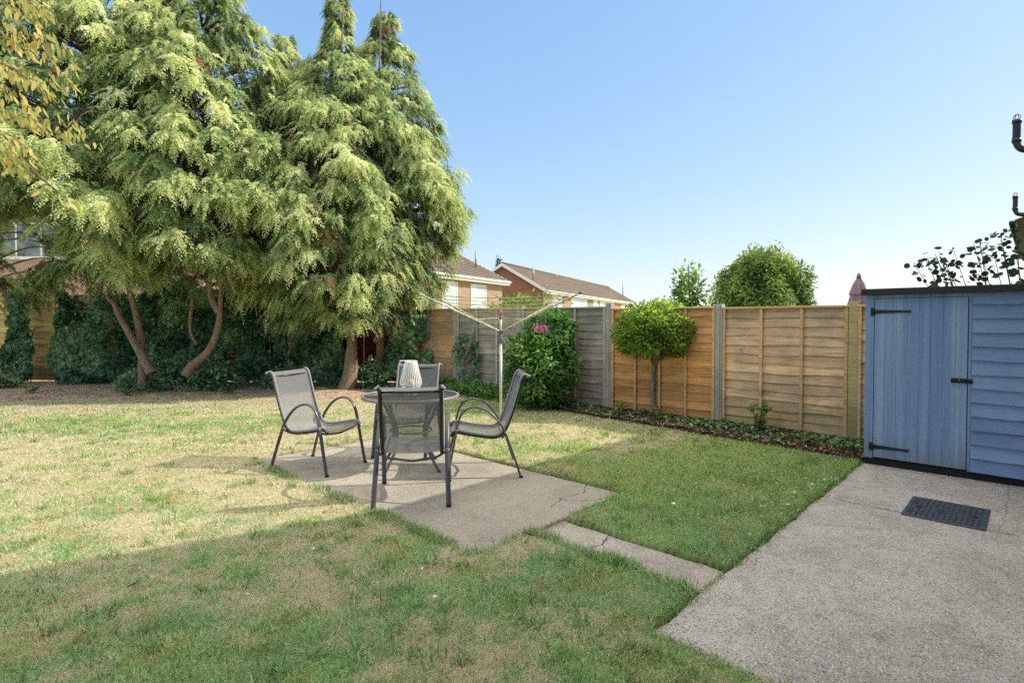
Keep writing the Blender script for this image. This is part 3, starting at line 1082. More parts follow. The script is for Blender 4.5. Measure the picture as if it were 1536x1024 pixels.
for i in range(nb):
    z0_ = 0.05 + i * (SH - 0.08) / nb
    z1_ = z0_ + (SH - 0.08) / nb * 1.12
    ph = random.uniform(0, 9)
    vs = []
    for j in range(13):
        x = 0.836 + (SW - 0.836) * j / 12
        dz = 0.0025 * math.sin(x * 9 + ph) + random.uniform(-0.0008, 0.0008)
        vs += [(x, -0.02, z0_ + dz), (x, 0.006, min(z1_, SH - 0.03)), (x, 0.004, z0_ + dz), (x, 0.022, min(z1_, SH - 0.03))]
    fs = []
    for j in range(12):
        a, b = 4 * j, 4 * j + 4
        fs += [(a, b, b + 1, a + 1), (a + 2, a + 3, b + 3, b + 2), (a, a + 2, b + 2, b), (a + 1, b + 1, b + 3, a + 3)]
    mb.add(vs, fs, False, random.random())
mb.build('lap_boards', M['shed_board'], sh)
# door of vertical boards with shallow joints
mb = MB()
x = 0.081
for wd in (0.088, 0.094, 0.09, 0.092, 0.09, 0.092, 0.092, 0.086):
    mb.bbox(x, x + wd - 0.0012, -0.004 - random.uniform(0, 0.0015), 0.012, 0.06, SH - 0.087, 0.0016, random.random())
    x += wd
door = mb.build('door', M['shed'], sh)
for zz in (SH - 0.215, 0.165):
    mb = MB()
    mb.bbox(0.045, 0.075, -0.010, -0.003, zz - 0.04, zz + 0.04, 0.002)
    mb.tube([(0.077, -0.012, zz - 0.03), (0.077, -0.012, zz + 0.03)], 0.007, 8)
    v = []
    for (x, hw) in ((0.08, 0.021), (0.12, 0.018), (0.30, 0.011), (0.345, 0.010), (0.362, 0.015), (0.377, 0.008)):
        v.append((x, hw))
    vs = [(x, -0.012, zz - h_) for x, h_ in v] + [(x, -0.012, zz + h_) for x, h_ in v] + [(x, -0.0055, zz - h_) for x, h_ in v] + [(x, -0.0055, zz + h_) for x, h_ in v]
    n = len(v)
    fs = []
    for i in range(n - 1):
        fs += [(i, i + 1, n + i + 1, n + i), (i, 2 * n + i, 2 * n + i + 1, i + 1), (n + i, n + i + 1, 3 * n + i + 1, 3 * n + i)]
    fs += [(n - 1, 3 * n - 1, 4 * n - 1, 2 * n - 1), (0, n, 3 * n, 2 * n)]
    mb.add(vs, fs)
    for bx in (0.06, 0.13, 0.21, 0.33):
        mb.lathe([(0.006, 0), (0.005, 0.003), (0.001, 0.004)], 8)
        for q in range(len(mb.v) - 24, len(mb.v)):
            a = mb.v[q]
            mb.v[q] = (bx + a[0], -0.0125 - a[2], zz + a[1])
    mb.build('hinge', M['black_iron'], door)
mb = MB()
bz = 0.875
mb.bbox(0.69, 0.805, -0.012, -0.0045, bz - 0.022, bz + 0.022, 0.002)
mb.bbox(0.815, 0.845, -0.018, -0.0145, bz - 0.02, bz + 0.02, 0.002)
mb.tube([(0.69, -0.022, bz), (0.84, -0.022, bz)], 0.008, 8)
for bx in (0.71, 0.785, 0.832):
    mb.bbox(bx - 0.01, bx + 0.01, -0.033, -0.012, bz - 0.014, bz + 0.014, 0.003)
bolt = mb.build('bolt', M['black_iron'], door)
mb = MB()
mb.tube([(0.752, -0.022, bz), (0.752, -0.045, bz + 0.006), (0.752, -0.048, bz + 0.012)], 0.006, 8)
mb.build('bolt_knob', M['steel'], bolt)
mb = MB()
mb.bbox(-0.02, SW + 0.01, -0.055, SD + 0.05, SH - 0.028, SH + 0.004, 0.004)
mb.bbox(-0.02, SW + 0.01, -0.068, -0.054, SH - 0.052, SH + 0.012, 0.005)
mb.bbox(-0.032, -0.02, -0.05, SD + 0.05, SH - 0.045, SH + 0.008, 0.004)
mb.build('roof', M['felt'], sh)
mb = MB()
mb.bbox(0.0, SW, 0.012, SD, -0.022, 0.046, 0.003)
mb.build('base', M['black_base'], sh)

# ------------------------------------------------------------------ manhole cover set in the terrace
mh = empty('manhole_cover', ct(-0.478, 5.265, SZ), -A0, 'black cast iron drain cover with a raised tread set in the terrace', 'drain cover')
mb = MB()
LW, LD = 0.225, 0.272
mb.bbox(-LW, LW, -LD, LD, 0.001, 0.006, 0.001)
mb.build('plate', M['manhole'], mh)
mb = MB()
for (a, b, c_, d) in ((-LW - .016, LW + .016, -LD - .016, -LD + .012), (-LW - .016, LW + .016, LD - .012, LD + .016), (-LW - .016, -LW + .012, -LD + .012, LD - .012), (LW - .012, LW + .016, -LD + .012, LD - .012)):
    mb.bbox(a, b, c_, d, 0.0, 0.011, 0.002)
mb.build('rim', M['manhole'], mh)
mb = MB()
nx_, ny_ = 13, 20
for i in range(nx_):
    for j in range(ny_):
        x = -LW + 0.03 + (2 * LW - 0.06) * i / (nx_ - 1)
        y = -LD + 0.03 + (2 * LD - 0.06) * j / (ny_ - 1)
        if abs(y) < 0.05 and abs(x) < 0.085 or (abs(y) < 0.05 and abs(abs(x) - 0.165) < 0.035):
            continue
        a = R(45 if (i + j) % 2 else -45)
        ca, sa = math.cos(a), math.sin(a)
        l, w_, h_ = 0.013, 0.004, 0.005
        vs = []
        for (u, v2, z) in ((-l, -w_, 0.006), (l, -w_, 0.006), (l, w_, 0.006), (-l, w_, 0.006), (-l * .7, -w_ * .4, 0.006 + h_), (l * .7, -w_ * .4, 0.006 + h_), (l * .7, w_ * .4, 0.006 + h_), (-l * .7, w_ * .4, 0.006 + h_)):
            vs.append((x + u * ca - v2 * sa, y + u * sa + v2 * ca, z))
        mb.add(vs, [(4, 5, 6, 7), (0, 1, 5, 4), (1, 2, 6, 5), (2, 3, 7, 6), (3, 0, 4, 7)])
mb.build('tread', M['manhole'], mh)
mb = MB()          # raised maker's letters, worn: B I L read from the near side
for (x0, x1, y0, y1) in ((-.06, .06, -.042, -.034), (-.06, .06, -.012, -.004), (-.06, -.052, -.034, -.012), (-.004, .004, -.034, -.012), (.052, .06, -.034, -.012),
                         (-.06, .06, .006, .014), (-.06, .06, .03, .038), (-.06, -.052, .014, .03)):
    mb.bbox(x0, x1, y0, y1, 0.006, 0.011, 0.001)
mb.build('lettering', M['manhole'], mh)
for xx_ in (-0.165, 0.165):
    mb = MB()
    pts = [(xx_ + 0.022 * math.cos(a), 0.034 * math.sin(a), 0.0075) for a in np.linspace(0, 2 * math.pi, 20, endpoint=False)]
    mb.add(pts, [tuple(range(20))])
    mb.build('keyhole', M['black_base'], mh)

# ------------------------------------------------------------------ patio chairs
def arc(pts, n=5, r=0.06):
    """round the corners of a polyline"""
    P = [Vector(p) for p in pts]
    out = [P[0]]
    for i in range(1, len(P) - 1):
        a, b, c = P[i - 1], P[i], P[i + 1]
        ra = min(r, (a - b).length * 0.48, (c - b).length * 0.48)
        p0 = b + (a - b).normalized() * ra
        p1 = b + (c - b).normalized() * ra
        for k_ in range(n + 1):
            t = k_ / n
            out.append(p0 * (1 - t) ** 2 + b * 2 * t * (1 - t) + p1 * t * t)
    out.append(P[-1])
    return out


def spline(pts, n=8):
    P = [Vector(p) for p in pts]
    out = []
    for i in range(len(P) - 1):
        p0, p1, p2, p3 = P[max(i - 1, 0)], P[i], P[i + 1], P[min(i + 2, len(P) - 1)]
        for k_ in range(n):
            t = k_ / n
            out.append(0.5 * ((2 * p1) + (p2 - p0) * t + (2 * p0 - 5 * p1 + 4 * p2 - p3) * t * t + (3 * p1 - p0 - 3 * p2 + p3) * t ** 3))
    out.append(P[-1])
    return out


def make_chair():
    """faces local +y; origin on the ground at its middle"""
    t = empty('patio_chair')
    prof = spline([(0, -0.425, 0.925), (0, -0.385, 0.945), (0, -0.345, 0.915), (0, -0.315, 0.82), (0, -0.255, 0.62), (0, -0.19, 0.455), (0, -0.135, 0.395), (0, -0.05, 0.385), (0, 0.12, 0.41), (0, 0.25, 0.435), (0, 0.295, 0.425), (0, 0.315, 0.395)], 6)
    hw = 0.245
    nseg = 7
    mb = MB()
    vs = []
    for p in prof:
        for j in range(nseg + 1):
            u = -1 + 2 * j / nseg
            dip = 0.018 * (1 - u * u)
            nrm = Vector((0, 0.35, -0.9)) if p.y > -0.15 else Vector((0, -0.9, -0.3))
            q = Vector((u * hw, p.y, p.z)) + nrm * dip
            vs.append(q[:])
    w = nseg + 1
    fs = [(i * w + j, i * w + j + 1, (i + 1) * w + j + 1, (i + 1) * w + j) for i in range(len(prof) - 1) for j in range(nseg)]
    mb.add(vs, fs, True)
    sl = mb.build('sling', M['sling'], t)
    for s in (-1, 1):          # hems wrapped round the rails
        h_ = MB()
        h_.tube([(s * (hw - 0.004), p.y + 0.003, p.z + 0.003) for p in prof[1:-1]], 0.0135, 8, flat=(0.9, 0.9))
        h_.build('hem', M['sling_hem'], sl)
    for s in (-1, 1):
        mb = MB()
        mb.tube([(s * (hw - 0.012), p.y - (0.012 if p.y < -0.15 else 0.003), p.z - (0.005 if p.y < -0.15 else 0.014)) for p in prof[2:-1]], 0.0165, 8)
        mb.build('side_rail', M['frame_dark'], t)
        mb = MB()
        mb.lathe([(0.001, -0.016), (0.012, -0.012), (0.017, 0.0), (0.012, 0.012), (0.001, 0.016)], 10)
        mb.v = [(a + s * (hw + 0.008), b - 0.41, c_ + 0.935) for a, b, c_ in mb.v]
        mb.build('end_cap', M['sling_hem'], t)
    X = hw + 0.030
    for s in (-1, 1):
        side = (s, 0, 0)
        front = spline([(s * (X + .012), 0.345, 0.0), (s * (X + .008), 0.30, 0.22), (s * (X + .004), 0.255, 0.46)], 5)
        arm = spline([(s * (X + .004), 0.255, 0.46), (s * X, 0.222, 0.575), (s * X, 0.155, 0.645), (s * X, 0.06, 0.655), (s * X, -0.05, 0.605), (s * X, -0.145, 0.50), (s * X, -0.185, 0.43)], 6)
        rear = spline([(s * X, -0.185, 0.43), (s * (X + .006), -0.26, 0.23), (s * (X + .014), -0.335, 0.0)], 5)
        for nm, pp in (('front_leg', front), ('armrest', arm), ('rear_leg', rear)):
            mb = MB()
            mb.tube(pp, 0.0205, 10, flat=(1.0, 0.52), up=side)
            part = mb.build(nm, M['frame'], t)
            if nm != 'armrest':
                f = MB()
                q = pp[0] if nm == 'front_leg' else pp[-1]
                f.lathe([(0.018, 0.0), (0.0195, 0.004), (0.0185, 0.018)], 10, (q.x, q.y))
                f.build('foot', M['black_base'], part)
    mb = MB()
    mb.tube([(-hw, -0.352, 0.90), (hw, -0.352, 0.90)], 0.0085, 8)
    mb.build('back_bar', M['frame_dark'], t)
    mb = MB()
    mb.tube([(-X, -0.175, 0.40), (-hw * .8, -0.175, 0.355), (0, -0.175, 0.325), (hw * .8, -0.175, 0.355), (X, -0.175, 0.40)], 0.010, 8)
    mb.build('rear_crossbar', M['frame'], t)
    mb = MB()
    mb.tube([(-X, 0.262, 0.40), (-hw * .8, 0.262, 0.372), (0, 0.262, 0.352), (hw * .8, 0.262, 0.372), (X, 0.262, 0.40)], 0.010, 8)
    mb.build('front_crossbar', M['frame'], t)
    return t


ch0 = make_chair()
G = 'patio chairs around the round table'
for i, (x, y, rz, lab) in enumerate((
        (-0.815, 4.585, R(6), 'grey mesh patio chair nearest the camera, its dark back hiding part of the table'),
        (-1.93, 5.50, R(-112), 'grey mesh patio chair with sunlit pale back left of the table'),
        (-0.28, 5.34, R(96), 'dark grey mesh patio chair right of the table with its back in shadow'),
        (-1.14, 6.12, R(172), 'grey mesh patio chair on the far side of the table behind the lantern'))):
    o = ch0 if i == 0 else copy_tree(ch0)
    o.location = (x, y, SZ)
    o.rotation_euler = (0, 0, rz)
    tag(o, lab, 'chair', G)

# ------------------------------------------------------------------ round table
TX, TY = -1.0, 5.46
tb = empty('round_table', (TX, TY, SZ), R(12), 'round smoked glass patio table with grey rim between the four chairs', 'table')
RT = 0.475
mb = MB()
mb.lathe([(0.001, 0.712), (RT - 0.022, 0.712), (RT - 0.022, 0.718), (0.001, 0.718)], 64, cap=False)
mb.build('glass_top', M['glass_top'], tb)
mb = MB()
ring = [(RT - 0.024, 0.690), (RT - 0.003, 0.690), (RT, 0.694), (RT, 0.718), (RT - 0.004, 0.723), (RT - 0.020, 0.723), (RT - 0.024, 0.720), (RT - 0.024, 0.690)]
mb.lathe(ring, 64, cap=False)
mb.build('rim', M['table_frame'], tb)
for a in (45, 135, 225, 315):
    ca, sa = math.cos(R(a)), math.sin(R(a))
    pts = spline([(0.37 * ca, 0.37 * sa, 0.69), (0.27 * ca, 0.27 * sa, 0.52), (0.19 * ca, 0.19 * sa, 0.36), (0.22 * ca, 0.22 * sa, 0.2), (0.37 * ca, 0.37 * sa, 0.0)], 6)
    mb = MB()
    mb.tube(pts, 0.0145, 8)
    mb.build('leg', M['frame'], tb)
mb = MB()
mb.tube([(0.2 * math.cos(a), 0.2 * math.sin(a), 0.37) for a in np.linspace(0, 2 * math.pi, 33)], 0.009, 8, cap=False, up=(0, 0, 1))
mb.build('brace_ring', M['frame'], tb)

# white slatted lantern on the table
ln = empty('lantern', (TX + 0.005, TY - 0.02, SZ + 0.7185), 0, 'white slatted lantern with a yellow candle standing on the glass table', 'lantern')
lp = [(0.052, 0.012), (0.074, 0.04), (0.098, 0.09), (0.105, 0.128), (0.094, 0.185), (0.075, 0.26), (0.060, 0.325)]
for i in range(30):
    a = 2 * math.pi * i / 30
    P = spline([(r * math.cos(a), r * math.sin(a), z) for r, z in lp], 4)
    mb = MB()
    mb.tube(P, 0.0058, 4, flat=(1.0, 0.5), up=(-math.sin(a), math.cos(a), 0), smooth=False)
    mb.build('slat', M['white'], ln)
mb = MB()
mb.lathe([(0.05, 0.0), (0.054, 0.003), (0.054, 0.012), (0.04, 0.014)], 24)
mb.build('base', M['white'], ln)
for r_, z_ in ((0.056, 0.325), (0.095, 0.105)):
    mb = MB()
    mb.tube([(r_ * math.cos(a), r_ * math.sin(a), z_) for a in np.linspace(0, 2 * math.pi, 25)], 0.005, 6, cap=False, up=(0, 0, 1))
    mb.build('hoop', M['white'], ln)
mb = MB()
mb.tube(spline([(0.062, 0.0, 0.33), (0.035, -0.01, 0.338), (-0.03, -0.015, 0.338), (-0.10, -0.01, 0.334), (-0.112, 0.0, 0.333), (-0.10, 0.012, 0.335), (-0.03, 0.015, 0.338), (0.035, 0.01, 0.338), (0.062, 0.0, 0.33)], 5), 0.0045, 6)
mb.build('handle', M['white'], ln)
mb = MB()
mb.lathe([(0.030, 0.014), (0.031, 0.016), (0.031, 0.145), (0.028, 0.15)], 20)
cd_ = mb.build('candle', M['candle'], ln)

# ------------------------------------------------------------------ rotary clothes airer
ax_, ay_ = -0.155, 7.6
air = empty('rotary_airer', (ax_, ay_, 0), 0, 'rotary clothes airer with open arms and sagging lines in front of the shrub', 'clothes airer')
mb = MB()
mb.tube([(0, 0, -0.1), (0, 0, 1.13)], 0.0195, 14)
mb.build('pole', M['alu'], air)
mb = MB()
mb.tube([(0, 0, 1.13), (0, 0, 1.50)], 0.016, 14)
mb.build('upper_pole', M['alu'], air)
mb = MB()
mb.lathe([(0.022, 1.12), (0.03, 1.13), (0.03, 1.19), (0.024, 1.20), (0.024, 1.26)], 14)
mb.build('sleeve', M['grey_plastic'], air)
mb = MB()
mb.lathe([(0.022, 1.255), (0.042, 1.265), (0.042, 1.30), (0.022, 1.315)], 14)
mb.lathe([(0.019, 1.455), (0.03, 1.46), (0.03, 1.48), (0.019, 1.49)], 14)
mb.build('hub', M['grey_plastic'], air)
mb = MB()
mb.lathe([(0.018, 1.50), (0.026, 1.505), (0.022, 1.56), (0.012, 1.585)], 12)
mb.build('cap', M['pink'], air)
AL, AZ0, AZ1 = 1.44, 1.29, 1.76
angs = [R(45 + 6), R(135 - 3), R(225 + 3), R(315 - 3)]


def armp(a, f, dz=0):
    return Vector((math.cos(a) * (0.04 + (AL - 0.04) * f), math.sin(a) * (0.04 + (AL - 0.04) * f), AZ0 + (AZ1 - AZ0) * f + dz))


for a in angs:
    mb = MB()
    mb.tube([armp(a, 0), armp(a, 0.5), armp(a, 1)], 0.0095, 8, flat=(1.2, 0.9), up=(0, 0, 1))
    am = mb.build('arm', M['alu_dirty'], air)
    mb = MB()
    mb.tube([armp(a, 0.985), armp(a, 1.012)], 0.017, 8)
    mb.build('arm_end', M['grey_plastic'], am)
    mb = MB()
    mb.tube([Vector((math.cos(a) * 0.03, math.sin(a) * 0.03, 1.47)), armp(a, 0.33)], 0.005, 6)
    mb.build('strut', M['alu'], air)
for i in range(11):
    f = 0.22 + 0.77 * i / 10
    P = []
    for k_ in range(4):
        a, b = armp(angs[k_], f, 0.012), armp(angs[(k_ + 1) % 4], f, 0.012)
        sg = random.uniform(0.01, 0.10) * f
        for j in range(10):
            u = j / 10
            P.append(a.lerp(b, u) - Vector((0, 0, 4 * sg * u * (1 - u))))
    P.append(P[0])
    mb = MB()
    mb.tube(P, 0.0033, 5, cap=False)
    mb.build('line', M['line'], air)
# bunch of pegs hanging from the lines
pegs = empty('peg_bunch', (ax_ + 0.52, ay_ - 0.42, 1.36), 0, 'bunch of pink and lilac clothes pegs hanging from the airer', 'clothes pegs')
mb = MB()
mb.tube(spline([(0, 0, 0.16), (0.012, 0, 0.12), (0.005, 0, 0.05), (0, 0, 0.03)], 4), 0.004, 6)
mb.build('hook', M['grey_plastic'], pegs)
for i in range(20):
    a = random.uniform(0, 2 * math.pi)
    r_ = random.uniform(0.01, 0.062)
    z_ = random.uniform(-0.02, 0.045)
    px, py = r_ * math.cos(a) * 1.3, r_ * math.sin(a)
    tilt = Vector((px * 0.45, py * 0.45, -0.075))
    mb = MB()
    for s in (-1, 1):
        q = Vector((px + s * 0.006, py, z_))
        mb.tube([q, q + tilt * 0.5 + Vector((s * 0.001, 0, 0)), q + tilt + Vector((s * 0.008, 0, 0))], 0.0065, 4, flat=(0.8, 1.2), smooth=False)
    mb.build('peg', (M['pink_pale'], M['lilac'], M['pink_pale'], M['pink'])[i % 4], pegs)

# ------------------------------------------------------------------ vegetation helpers
def fronds(O, Dv, Out, Ln, nb=11, wid=0.42, droop=0.55, tint=None, lw=0.20):
    """flattened drooping conifer sprays: O origins, Dv directions, Out facing normals, Ln lengths"""
    F = len(O)
    Dv = norm(Dv)
    S = norm(np.cross(Dv, Out))
    Vs, Ts = [], []
    for i in range(nb):
        s = (i + 0.5) / nb
        side = 1 if i % 2 else -1
        if i == nb - 1:
            side = 0
        base = O + Dv * (s * 0.85 * Ln)[:, None]
        base[:, 2] -= droop * (s * s) * Ln
        tang = Dv.copy()
        tang[:, 2] -= 2 * droop * s
        tang = norm(tang)
        bd = norm(tang * 0.75 + S * (side * rng.uniform(0.5, 1.25, F))[:, None] + rng.normal(0, 0.2, (F, 3)) + np.array((0, 0, -0.12)))
        bl = Ln * (wid * (1.05 - 0.65 * s)) * rng.uniform(0.75, 1.25, F)
        N = norm(Out + rng.normal(0, 0.35, (F, 3)))
        Vs.append(leaf_verts(base, bd, N, bl, bl * lw + 0.008, DIAMOND, fold=0.22))
        Ts.append(tint + rng.normal(0, 0.07, F) + 0.03 * (s - 0.4))
    return np.concatenate(Vs), np.clip(np.concatenate(Ts), 0, 1)


def profile(prof, z):
    zs, rs = zip(*prof)
    return np.interp(z, zs, rs)


def conifer(name, label, ax, ay, prof, n_cl, trunk, zlow, lean=(0, 0), group=None, bright=0.0, az_front=0.72, per=22, extra_limbs=(), leaders=(), zbias=1.0, squash=1.0, seed=1):
    """drooping conifer: tapered trunk(s), limbs running out to hanging clumps of sprays"""
    root = empty(name, (ax, ay, 0), 0, label, 'tree', group)
    ztop = prof[-1][0]
    n_cl = int(n_cl * 1.28)
    mb = MB()
    for pts, r0, r1 in trunk:
        P = spline(pts, 5)
        rr = np.linspace(r0, r1, len(P))
        mb.tube([(p.x - ax, p.y - ay, p.z) for p in P], list(rr), 10)
    mb.build('trunk', M['bark_red'], root)
    # clump centres over the crown's surface, more of them towards the viewer's side
    zr = np.linspace(zlow, ztop, 400)
    wgt = profile(prof, zr) ** 1.0 + 0.30
    z = rng.choice(zr, n_cl, p=wgt / wgt.sum()) + rng.uniform(-.05, .05, n_cl)
    az = rng.uniform(0, 2 * np.pi, n_cl)
    fr = rng.random(n_cl) < az_front
    az = np.where(fr, rng.uniform(-np.pi * 1.08, np.pi * 0.16, n_cl), az)
    ph = seed * 1.7
    bulge = 1 + 0.14 * np.sin(3 * az + ph + z * 1.3) + 0.13 * np.sin(5 * az - ph + z * 2.1) + 0.06 * np.sin(z * 6.3 + 2 * az + ph)
    rad = profile(prof, z) * bulge * np.where(rng.random(n_cl) < 0.75, rng.uniform(0.86, 1.06, n_cl), rng.uniform(0.4, 0.86, n_cl)) * rng.uniform(0.93, 1.05, n_cl)
    frac = np.clip((z - zlow) / max(0.1, ztop - zlow), 0, 1)
    cxx = ax + lean[0] * frac
    cyy = ay + lean[1] * frac
    C = np.stack([cxx + np.cos(az) * rad, cyy + np.sin(az) * rad * squash, z], 1)
    keep = ~((C[:, 0] / C[:, 1] < -0.80) & (z > 2.55) & (z < 3.6) & (rng.random(n_cl) < 0.82))          # open side where the house window shows
    az, z, rad, cxx, cyy, C = az[keep], z[keep], rad[keep], cxx[keep], cyy[keep], C[keep]
    n_cl = len(z)
    outv = np.stack([np.cos(az), np.sin(az), np.zeros(n_cl)], 1)
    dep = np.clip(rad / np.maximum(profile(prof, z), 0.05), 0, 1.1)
    # limbs
    lb = MB()
    for i in range(0, n_cl, 3):
        if dep[i] < 0.7:
            continue
        tz = z[i] - 0.35 * rad[i] * 0.6
        a = Vector((cxx[i], cyy[i], max(zlow * .7, tz)))
        e = Vector(C[i]) - Vector(outv[i]) * 0.1
        mdl = a.lerp(e, 0.55) + Vector((0, 0, 0.12 * rad[i])) + Vector((random.uniform(-.1, .1), random.uniform(-.1, .1), 0))
        P = spline([a - Vector((ax, ay, 0)), mdl - Vector((ax, ay, 0)), e - Vector((ax, ay, 0))], 4)
        lb.tube(P, list(np.linspace(0.028, 0.006, len(P))), 5)
    for pts, r0, r1 in extra_limbs:
        P = spline(pts, 5)
        lb.tube([(p.x - ax, p.y - ay, p.z) for p in P], list(np.linspace(r0, r1, len(P))), 7)
    for i in range(int(n_cl * 0.16)):
        j = random.randrange(n_cl)
        if z[j] > zlow + 2.6 or dep[j] < 0.6:
            continue
        e = Vector(C[j]) + Vector((random.uniform(-.3, .3), random.uniform(-.35, .05), random.uniform(-.15, .1)))
        a = Vector((cxx[j], cyy[j], z[j] - 0.1)).lerp(e, 0.45)
        P = spline([a, a.lerp(e, 0.5) + Vector((0, 0, 0.08)), e, e + Vector((random.uniform(-.2, .2), -.1, random.uniform(-.35, -.1)))], 3)
        lb.tube([q - Vector((ax, ay, 0)) for q in P], list(np.linspace(0.013, 0.003, len(P))), 4)
    lb.build('branches', M['bark_red'], root)
    for pts, r0, r1 in leaders:
        P = spline(pts, 4)
        q = MB()
        q.tube([(p.x - ax, p.y - ay, p.z) for p in P], list(np.linspace(r0, r1, len(P))), 6)
        q.build('bare_leader', M['bark_grey'], root)
    # sprays: each clump is a limb end with sprays fanning and hanging from it
    idx = np.repeat(np.arange(n_cl), per)
    n = len(idx)
    size = np.clip(0.16 + 0.075 * rad[idx], 0.13, 0.30) * rng.uniform(0.75, 1.25, n)
    along = rng.uniform(-0.42, 0.34, n)
    side = np.stack([-outv[idx][:, 1], outv[idx][:, 0], np.zeros(n)], 1)
    lat = rng.normal(0, 0.45, n)
    clr = np.clip(rad[idx], 0.15, 0.78)
    O = C[idx] + outv[idx] * (along * 0.45 * clr)[:, None] + side * (lat * 0.22 * clr)[:, None]
    O[:, 2] += -0.18 * np.abs(along) * np.sign(along) * clr - 0.12 * lat ** 2 * clr + rng.normal(0, 0.05, n)
    Dv = outv[idx] * rng.uniform(0.25, 1.0, n)[:, None] + side * (lat * 0.9)[:, None] + np.array((0, 0, -0.5)) + rng.normal(0, 0.32, (n, 3))
    Out = norm(outv[idx] * 0.9 + np.array((0, 0, 0.75)) + side * (0.5 * lat)[:, None])
    ctint = 0.47 + 0.19 * rng.standard_normal(n_cl) + 1.3 * (dep - 0.95) + bright  # inner clumps darker, outer ones lighter: crown shade painted into the foliage tint
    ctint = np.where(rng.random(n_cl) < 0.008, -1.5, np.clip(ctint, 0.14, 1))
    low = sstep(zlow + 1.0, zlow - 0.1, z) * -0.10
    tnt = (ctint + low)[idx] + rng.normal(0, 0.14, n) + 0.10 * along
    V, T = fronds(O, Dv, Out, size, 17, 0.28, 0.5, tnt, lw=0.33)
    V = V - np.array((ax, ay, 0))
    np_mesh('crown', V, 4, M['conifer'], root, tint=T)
    return root


TG = 'weeping conifers along the end of the garden'
conifer('weeping_conifer', 'tall weeping conifer at the right of the row with its tip above the others', -3.62, 11.7,
        [(1.5, 1.1), (2.3, 1.72), (4, 1.75), (5.2, 1.42), (6.0, 0.98), (6.6, 0.68), (7.1, 0.34), (7.6, 0.2), (9.6, 0.12)], 660,
        [([(-3.55, 11.7, -0.1), (-3.43, 11.7, 0.25), (-3.40, 11.7, 0.7), (-3.40, 11.75, 1.3), (-3.55, 11.8, 3.5), (-3.6, 11.7, 9.3)], 0.20, 0.02)], 1.45, seed=1, group=TG,
        leaders=[([(-3.42, 11.2, 6.8), (-3.38, 11.2, 7.6), (-3.40, 11.25, 8.6)], 0.02, 0.008)])
conifer('weeping_conifer', 'olive weeping conifer ending the row on the right, bare pale leader near its top', -2.80, 12.35,
        [(1.7, 0.75), (2.6, 1.1), (3.3, 1.4), (4, 1.6), (5, 1.36), (6, 1.02), (7, 0.62), (7.6, 0.36), (8.2, 0.15)], 520,
        [([(-2.95, 12.3, -0.1), (-2.9, 12.3, 2), (-2.85, 12.35, 8.0)], 0.13, 0.02)], 1.75, seed=2, group=TG, bright=-0.05,
        leaders=[([(-2.72, 11.45, 6.55), (-2.70, 11.45, 7.2), (-2.69, 11.5, 8.05)], 0.022, 0.01)],
        extra_limbs=[([(-2.95, 11.9, 1.0), (-2.75, 11.8, 1.25), (-2.7, 11.8, 1.9)], 0.06, 0.045)])
conifer('weeping_conifer', 'weeping conifer above the bare curved trunk sweeping up to the right', -6.25, 11.3,
        [(2.35, 1.35), (3, 1.9), (5, 1.8), (6.3, 1.45), (7.3, 1.0), (8.2, 0.6), (8.9, 0.25)], 620,
        [([(-6.50, 11.0, 0.35), (-6.36, 11.0, 0.55), (-6.05, 11.0, 0.82), (-5.86, 11.0, 1.25), (-5.79, 11.0, 1.85), (-5.9, 11.2, 3.2), (-6.2, 11.3, 8.5)], 0.10, 0.02),
         ([(-5.83, 11.0, 1.6), (-5.98, 11.0, 1.95), (-6.1, 11.1, 2.6)], 0.07, 0.05)], 2.3, seed=3, group=TG,
        extra_limbs=[([(-6.45, 11.3, 0.95), (-6.52, 11.2, 1.3), (-6.45, 11.2, 1.9)], 0.035, 0.03)])
conifer('weeping_conifer', 'bushy weeping conifer above the two leaning trunks at the left', -8.35, 11.2,
        [(2.3, 1.3), (3.0, 2.0), (5, 2.05), (7, 1.7), (8.5, 1.05), (9.6, 0.5), (10.4, 0.15)], 660,
        [([(-7.12, 10.9, 0.4), (-7.28, 10.9, 0.7), (-7.55, 10.9, 1.2), (-7.82, 10.9, 1.75), (-8.1, 11.0, 2.8), (-8.35, 11.2, 10)], 0.09, 0.02),
         ([(-7.42, 11.1, 0.1), (-7.44, 11.1, 0.9), (-7.55, 11.1, 1.6), (-7.9, 11.1, 3)], 0.085, 0.05)], 2.2, seed=4, group=TG, bright=0.02)
conifer('weeping_conifer', 'smaller dark weeping conifer half hidden between the two tallest ones', -5.05, 12.5,
        [(1.9, 0.9), (3, 1.25), (5, 1.2), (6.2, 0.85), (7, 0.5), (7.75, 0.15)], 320,
        [([(-5.0, 12.5, -0.1), (-5.0, 12.5, 2), (-5.05, 12.5, 7.5)], 0.11, 0.02)], 1.85, seed=5, group=TG, bright=-0.14)
conifer('weeping_conifer', 'thin dark weeping conifer at the far left in front of the house window', -10.9, 11.4,
        [(1.85, 1.3), (2.6, 1.8), (3.4, 1.3), (4.2, 1.65), (5.3, 1.2), (6.3, 0.6), (6.9, 0.2)], 200,
        [([(-10.9, 11.5, -0.1), (-10.9, 11.5, 2), (-10.9, 11.4, 6.5)], 0.11, 0.02)], 1.85, seed=6, group=TG, bright=-0.16)


